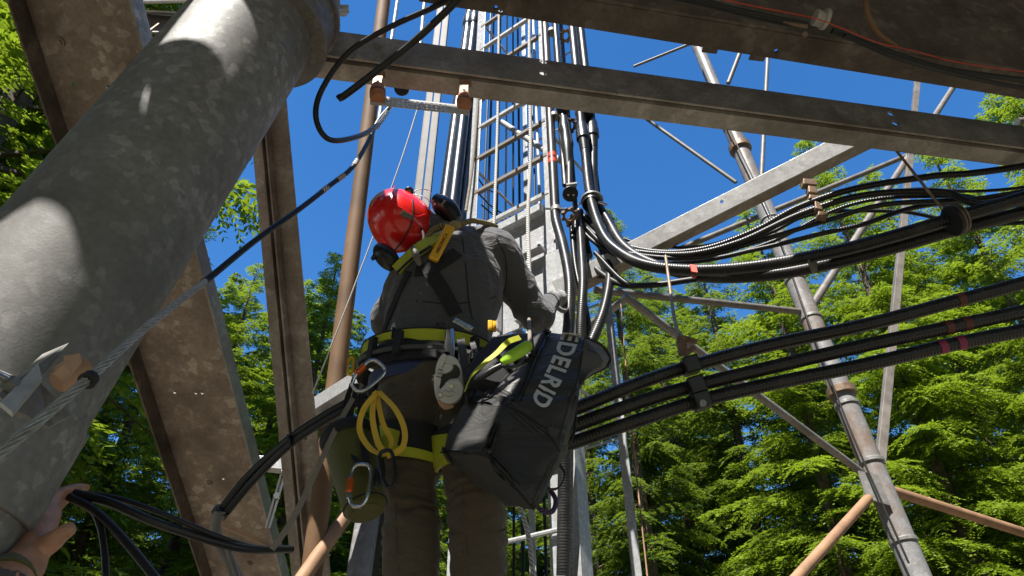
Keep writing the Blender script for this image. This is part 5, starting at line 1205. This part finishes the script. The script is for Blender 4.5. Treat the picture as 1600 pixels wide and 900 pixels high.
for i, pts in enumerate(([(720, 530, 1.87), (726, 570, 1.86), (730, 600, 1.86)], [(738, 535, 1.88), (745, 560, 1.87), (748, 590, 1.87)])):
    one('hanging_strap', MB().strap(spline([W(*p) for p in pts], 6), Vector((1, 0, 0)), .026 if i == 0 else .018, .004), M['jacketcloth'], 'grey webbing strap hanging at the back of the belt, %s' % ('close beside the silver device' if i == 0 else 'nearer to the bag'), 'strap', smooth=60)
# olive pouch
pc0, pc1 = W(545, 690, 1.88), W(573, 800, 1.84)
t = thing('chalk_pouch', 'olive green cylindrical pouch with black rim hanging at the left thigh', 'pouch', pc0)
dp = (pc1-pc0); obj('body', MB().tube([pc0, pc0 + dp*.04, pc0 + dp*.5, pc0 + dp*.92, pc0+dp], [.074, .074, .068, .060, .052], 32), M['olive'], t, bevel=.004)
obj('rim', MB().tube([pc0 - dp*.13, pc0 - dp*.06, pc0 + dp*.04], [.078, .084, .080], 32), M['blackweb'], t, bevel=.005)
obj('base_patch', MB().disc(pc1 + dp*.005, dp, .040, .004, 28), M['olive'], t)
obj('seam', MB().disc(pc0 + dp*.93, dp, .0615, .003, 32), M['blackweb'], t)
# grey bag ---------------------------------------------------------------------------
bagc = W(815, 650, 1.75)
bag = thing('tool_bag', 'big dark grey tool bag with EDELRID lettering hanging at the right hip', 'bag', W(850, 520, 1.72))
def zz(x, y): return (680 + x/2.647, 480 + y/2.647)
def B(x, y, Y): return W(*zz(x, y), Y)
# rings of the bag, bottom to top: six corners each (two near corners, sides, far corners)
r0 = [B(18, 592, 1.74), B(210, 602, 1.61), B(412, 842, 1.60), B(300, 838, 1.78), B(60, 650, 1.86)]
r1 = [B(120, 395, 1.80), B(282, 402, 1.63), B(518, 600, 1.60), B(560, 560, 1.88), B(230, 420, 2.0)]
r2 = [B(150, 320, 1.82), B(330, 385, 1.64), B(575, 350, 1.62), B(600, 350, 1.90), B(260, 330, 2.0)]
r3 = [B(200, 210, 1.88), B(410, 190, 1.68), B(622, 180, 1.68), B(640, 200, 1.92), B(300, 200, 2.02)]
r4 = [B(245, 125, 1.92), B(460, 90, 1.74), B(610, 122, 1.74), B(620, 150, 1.92), B(330, 110, 2.02)]
mb = MB(); rings = [r0, r1, r2, r3, r4]; vs = [p for r_ in rings for p in r_]
fs = [(i*5+j, i*5+(j+1) % 5, (i+1)*5+(j+1) % 5, (i+1)*5+j) for i in range(4) for j in range(5)] + [tuple(range(4, -1, -1)), tuple(20+j for j in range(5))]
mb.add(vs, fs)
def bagmod(o):
    m = o.modifiers.new('b', 'BEVEL'); m.width = .016; m.segments = 3; m.limit_method = 'NONE'
    m = o.modifiers.new('s', 'SUBSURF'); m.levels = 2; m.render_levels = 2; m.subdivision_type = 'SIMPLE'
bo = obj('body', mb, M['bag'], bag, smooth=0, mods=bagmod); bpy.context.view_layer.update(); bake(bo)
me = bo.data; org = ORG[bo.name]
for v in me.vertices:
    p = v.co + org; v.co = v.co + v.normal*(.018*mn.noise(p*5) + .006*(1-abs(mn.noise(Vector((p.x*7+p.z*5, p.y*5, p.z*9)))*3)) - .003)
me.polygons.foreach_set('use_smooth', [True]*len(me.polygons)); me.update()
BB = BVHTree.FromPolygons([v.co + org for v in me.vertices], [tuple(p.vertices) for p in me.polygons])
def onbag(x, y, off=.003):
    px, py = zz(x, y); r_ = ray(px, py).normalized(); h = BB.ray_cast(CAM, r_)
    if h[0] is None: return W(px, py, 1.70), -r_
    n = h[1] if h[1].dot(r_) < 0 else -h[1]; return h[0] + n*off, n
def bagstrap(name, pts, wd, mat, off=.003, th=.003):
    P_ = [p for i in range(len(pts)-1) for p in [Vector((*pts[i], 0)).lerp(Vector((*pts[i+1], 0)), j/8) for j in range(8)]] + [Vector((*pts[-1], 0))]
    Q = [onbag(p.x, p.y, off) for p in P_]; pt_ = [q[0] for q in Q]
    wds = [((pt_[min(i+1, len(Q)-1)]-pt_[max(i-1, 0)]).normalized().cross(q[1])).normalized() for i, q in enumerate(Q)]
    return obj(name, MB().strap(pt_, wds, wd, th), mat, bag, smooth=60)
bagstrap('base_seam', [(22, 600), (120, 602), (208, 606), (300, 715), (408, 835)], .004, M['blackweb'], .001)
bagstrap('side_seam', [(282, 405), (365, 440), (458, 505), (515, 598)], .004, M['blackweb'], .001)
bagstrap('corner_seam', [(330, 385), (372, 290), (410, 190), (462, 92)], .012, M['blackweb'], .002)
bagstrap('zip', [(352, 390), (392, 290), (432, 190), (478, 100)], .005, M['blackplastic'], .004)
bagstrap('pocket_hem', [(122, 382), (200, 384), (282, 390)], .030, M['blackweb'], .002)
bagstrap('pocket_tab', [(150, 375), (170, 320)], .020, M['blackweb'], .004); bagstrap('pocket_tab', [(215, 375), (245, 310)], .020, M['blackweb'], .004)
bagstrap('panel_edge', [(620, 125), (600, 240), (575, 350)], .004, M['blackweb'], .001)
# black organiser block at the bag front with pen loops
obj('organiser', MB().tube([B(190, 330, 1.74), B(250, 225, 1.76), B(300, 130, 1.80)], [.07, .075, .05], 4, ry=[.03, .03, .02], side=(1, 0, 0)), M['blackweb'], bag, bevel=.012)
obj('tool_loop', MB().strap(spline([B(270, 215, 1.70), B(285, 245, 1.68), B(340, 240, 1.67), B(372, 200, 1.69)], 6), (0, .3, 1), .010, .003), M['jacketcloth'], bag)
# net side pocket
mp = [B(628, 128, 1.72), B(690, 160, 1.74), B(722, 210, 1.76), B(706, 245, 1.78), B(650, 275, 1.76), B(600, 310, 1.72), B(575, 350, 1.67)]
mid = [p.lerp(B(600, 240, 1.66), .5) + Vector((.02, -.02, -.01)) for p in mp]; inn = [B(618, 130, 1.68), B(612, 170, 1.68), B(606, 200, 1.67), B(600, 235, 1.67), B(592, 270, 1.67), B(584, 310, 1.66), B(574, 348, 1.65)]
vs = mp + mid + inn; vs += [v + Vector((0, .006, .0)) for v in vs]
fs = [(i*7+j, i*7+j+1, (i+1)*7+j+1, (i+1)*7+j) for i in range(2) for j in range(6)]; fs += [tuple(21+q for q in reversed(f)) for f in fs]
obj('net_pocket', MB().add(vs, fs), M['mesh'], bag); obj('pocket_binding', MB().tube(spline(mp, 6), .005, 10), M['blackweb'], bag)
obj('side_binding', MB().tube(spline([B(575, 350, 1.66), B(582, 420, 1.72), B(574, 520, 1.72), B(545, 570, 1.7), B(516, 600, 1.62)], 6), .004, 8), M['blackweb'], bag)
# lettering along the bag, following its skin
def baglabel():
    cu = bpy.data.curves.new('l', 'FONT'); cu.body = 'EDELRID'; cu.size = 1; cu.extrude = 0; cu.offset = .030; cu.space_character = 1.12
    o = bpy.data.objects.new('l', cu); C.objects.link(o); dg = bpy.context.evaluated_depsgraph_get()
    me = bpy.data.meshes.new_from_object(o.evaluated_get(dg)); bpy.data.objects.remove(o)
    bm = bmesh.new(); bm.from_mesh(me); bmesh.ops.triangulate(bm, faces=bm.faces); bmesh.ops.subdivide_edges(bm, edges=[e for e in bm.edges if e.calc_length() > .15], cuts=2)
    xs = [v.co.x for v in bm.verts]; ys = [v.co.y for v in bm.verts]; x0, x1, y0, y1 = min(xs), max(xs), min(ys), max(ys)
    # corners on the bag (crop pixels): start top, start bottom, end top, end bottom of the word
    a_, b_, c_, d_ = Vector((604, 112)), Vector((526, 104)), Vector((460, 430)), Vector((396, 386))
    for v in bm.verts:
        s_ = (v.co.x-x0)/(x1-x0); t_ = (v.co.y-y0)/(y1-y0)
        top_ = a_.lerp(c_, s_); bot = b_.lerp(d_, s_); bow = math.sin(s_*math.pi)*10; q = bot.lerp(top_, t_) + Vector((bow*.8, bow*.3)); p, n = onbag(q.x, q.y, .0022); v.co = p - ORG[bag.name]
    me2 = bpy.data.meshes.new('lettering'); bm.to_mesh(me2); me2.materials.append(M['white']); o = bpy.data.objects.new('lettering', me2); C.objects.link(o); o.parent = bag
baglabel()
# things tucked in the bag
t = thing('lime_knife', 'bright lime green tool handle tucked in the front of the bag', 'tool', B(340, 200, 1.66))
obj('handle', MB().tube(spline([B(275, 228, 1.66), B(300, 212, 1.655), B(350, 182, 1.655), B(385, 158, 1.66), B(394, 150, 1.665)], 4), [.010, .018, .020, .017, .007], 14, ry=[.008, .011, .011, .010, .005], side=(0, 0, 1)), M['lime'], t)
t = thing('black_pliers', 'black handled pliers in the loops of the bag', 'tool', B(230, 270, 1.66))
obj('handle', MB().tube([B(168, 300, 1.68), B(185, 292, 1.67), B(240, 258, 1.665), B(275, 240, 1.66)], [.007, .010, .010, .008], 10), M['blackplastic'], t)
obj('handle', MB().tube([B(172, 290, 1.69), B(215, 262, 1.68), B(278, 225, 1.67)], [.006, .009, .007], 10), M['blackplastic'], t)
one('lime_strap', MB().strap(spline([B(350, 125, 1.72), B(300, 145, 1.70), B(255, 190, 1.69), B(200, 235, 1.69), B(150, 285, 1.70), B(122, 350, 1.72)], 8), Vector((.3, .2, 1)), .017, .003), M['hi'], 'lime strap draped over the front of the bag', 'strap', smooth=60)
one('purple_cord', MB().tube(spline([W(838, 790, 1.72), W(850, 800, 1.72), W(864, 798, 1.73), (W(868, 780, 1.74)), W(856, 764, 1.76), W(846, 770, 1.78)], 8), .0065, 12), M['purple'], 'dark purple cord loop hanging from the bottom of the bag', 'cord')
one('bag_strap', MB().strap(spline([W(872, 722, 1.74), W(882, 742, 1.73), (W(872, 762, 1.72)), W(852, 765, 1.71)], 8), Vector((0, 1, .2)), .022, .003), M['blackweb'], 'black webbing loop at the lower right corner of the bag', 'strap', smooth=60)
one('bag_rope', MB().tube(spline([B(392, 150, 1.68), B(390, 100, 1.75), B(388, 50, 1.9)], 6), .0065, 10), M['greyrope'], 'short grey rope rising out of the top of the bag', 'rope')
# ------------------------------------------------------------------ bare hand at lower left (second person)
hp = thing('person', 'second person reaching in at lower left, only a bare hand and dark cuff in view', 'person', (-1.25, .78, 0))
def V3(x, y, Y): return W(x, y, Y)
hb = MB()
KH = 1.30
def H3(x, y, Y): return W(x, y, Y*KH)
sc_ = lambda l: [q*KH*.92 for q in l]
hb.tube(spline([H3(0, 915, .95), H3(35, 885, .98), H3(48, 860, 1.0), H3(58, 836, 1.02), H3(68, 812, 1.05), H3(76, 798, 1.07)], 5), sc_([.036, .032, .025, .026, .025, .022]), 18, ry=sc_([.028, .026, .022, .020, .019, .016]), side=(V3(80, 850, 1.0)-V3(50, 820, 1.0)))
for pts, rr_ in (([(60, 812, 1.03), (72, 788, 1.07), (90, 772, 1.10), (112, 765, 1.13), (130, 764, 1.15)], [.014, .012, .0105, .0095, .0065]),
    ([(72, 806, 1.05), (86, 782, 1.10), (102, 768, 1.135), (122, 762, 1.16), (139, 762, 1.175)], [.014, .0115, .0105, .009, .006]),
    ([(76, 806, 1.08), (90, 786, 1.12), (106, 774, 1.15), (122, 770, 1.17)], [.013, .011, .010, .007]),
    ([(78, 808, 1.09), (90, 792, 1.13), (102, 781, 1.16), (113, 776, 1.17)], [.012, .010, .009, .006]),
    ([(66, 856, 1.0), (82, 846, .99), (97, 834, .985), (110, 826, .985), (117, 822, .985)], [.018, .0165, .013, .0115, .008])):
    hb.tube(spline([H3(*p) for p in pts], 5), sc_(rr_), 12)
# arm, shoulder, torso, head and legs of the second person, all outside the photo
hb.tube(spline([H3(0, 915, .95), Vector((-1.05, 1.12, 1.75)), Vector((-1.15, .90, 1.45)), Vector((-1.15, .55, 1.42))], 5), [.034, .040, .045, .06], 16)
loft(hb, [(Vector((-1.25, .5, .95)), .15, .1), (Vector((-1.25, .5, 1.15)), .13, .09), (Vector((-1.25, .5, 1.38)), .17, .1), (Vector((-1.25, .5, 1.48)), .06, .055), (Vector((-1.25, .5, 1.54)), .055, .055)])
hb.ball(Vector((-1.25, .52, 1.66)), (.075, 0, 0), (0, .09, 0), (0, 0, .115), 18)
for sx in (-.09, .09): hb.tube([Vector((-1.25+sx, .5, .98)), Vector((-1.25+sx, .5, .5)), Vector((-1.25+sx, .5, .06)), Vector((-1.25+sx, .62, .04))], [.09, .06, .045, .04], 14)
hb.tube([Vector((-1.40, .5, 1.42)), Vector((-1.46, .5, 1.15)), Vector((-1.46, .58, .9))], [.055, .045, .03], 12)
fused('body', hb, M['skin'], hp, .0042, 3)
mb = MB(); mb.tube([H3(-5, 925, .945), H3(8, 912, .965), H3(20, 900, .98)], [.046, .042, .040], 20, ry=[.040, .038, .034], side=(1, 0, 0)); mb.tube(spline([H3(-5, 915, .945), Vector((-1.06, 1.12, 1.74)), Vector((-1.15, .90, 1.44)), Vector((-1.2, .52, 1.42))], 5), [.046, .055, .06, .08], 18)
loft(mb, [(Vector((-1.25, .5, .9)), .18, .13), (Vector((-1.25, .5, 1.15)), .17, .12), (Vector((-1.25, .5, 1.38)), .20, .13), (Vector((-1.25, .5, 1.47)), .09, .08)])
mb.tube([Vector((-1.40, .5, 1.40)), Vector((-1.46, .5, 1.15)), Vector((-1.46, .57, .95))], [.075, .06, .045], 14)
fused('jacket', mb, M['jacketcloth'], hp, .011, 4)
obj('cuff', MB().tube([H3(10, 912, .965), H3(22, 896, .982)], [.047, .042], 22), M['olive'], hp)
mb = MB()
for sx in (-.09, .09): mb.tube([Vector((-1.25+sx, .5, .98)), Vector((-1.25+sx, .5, .5)), Vector((-1.25+sx, .5, .12))], [.11, .085, .075], 16)
fused('trousers', mb, M['trouser'], hp, .012, 4)
obj('hair', MB().ball(Vector((-1.25, .50, 1.70)), (.082, 0, 0), (0, .092, 0), (0, 0, .095), 18), M['hair'], hp)
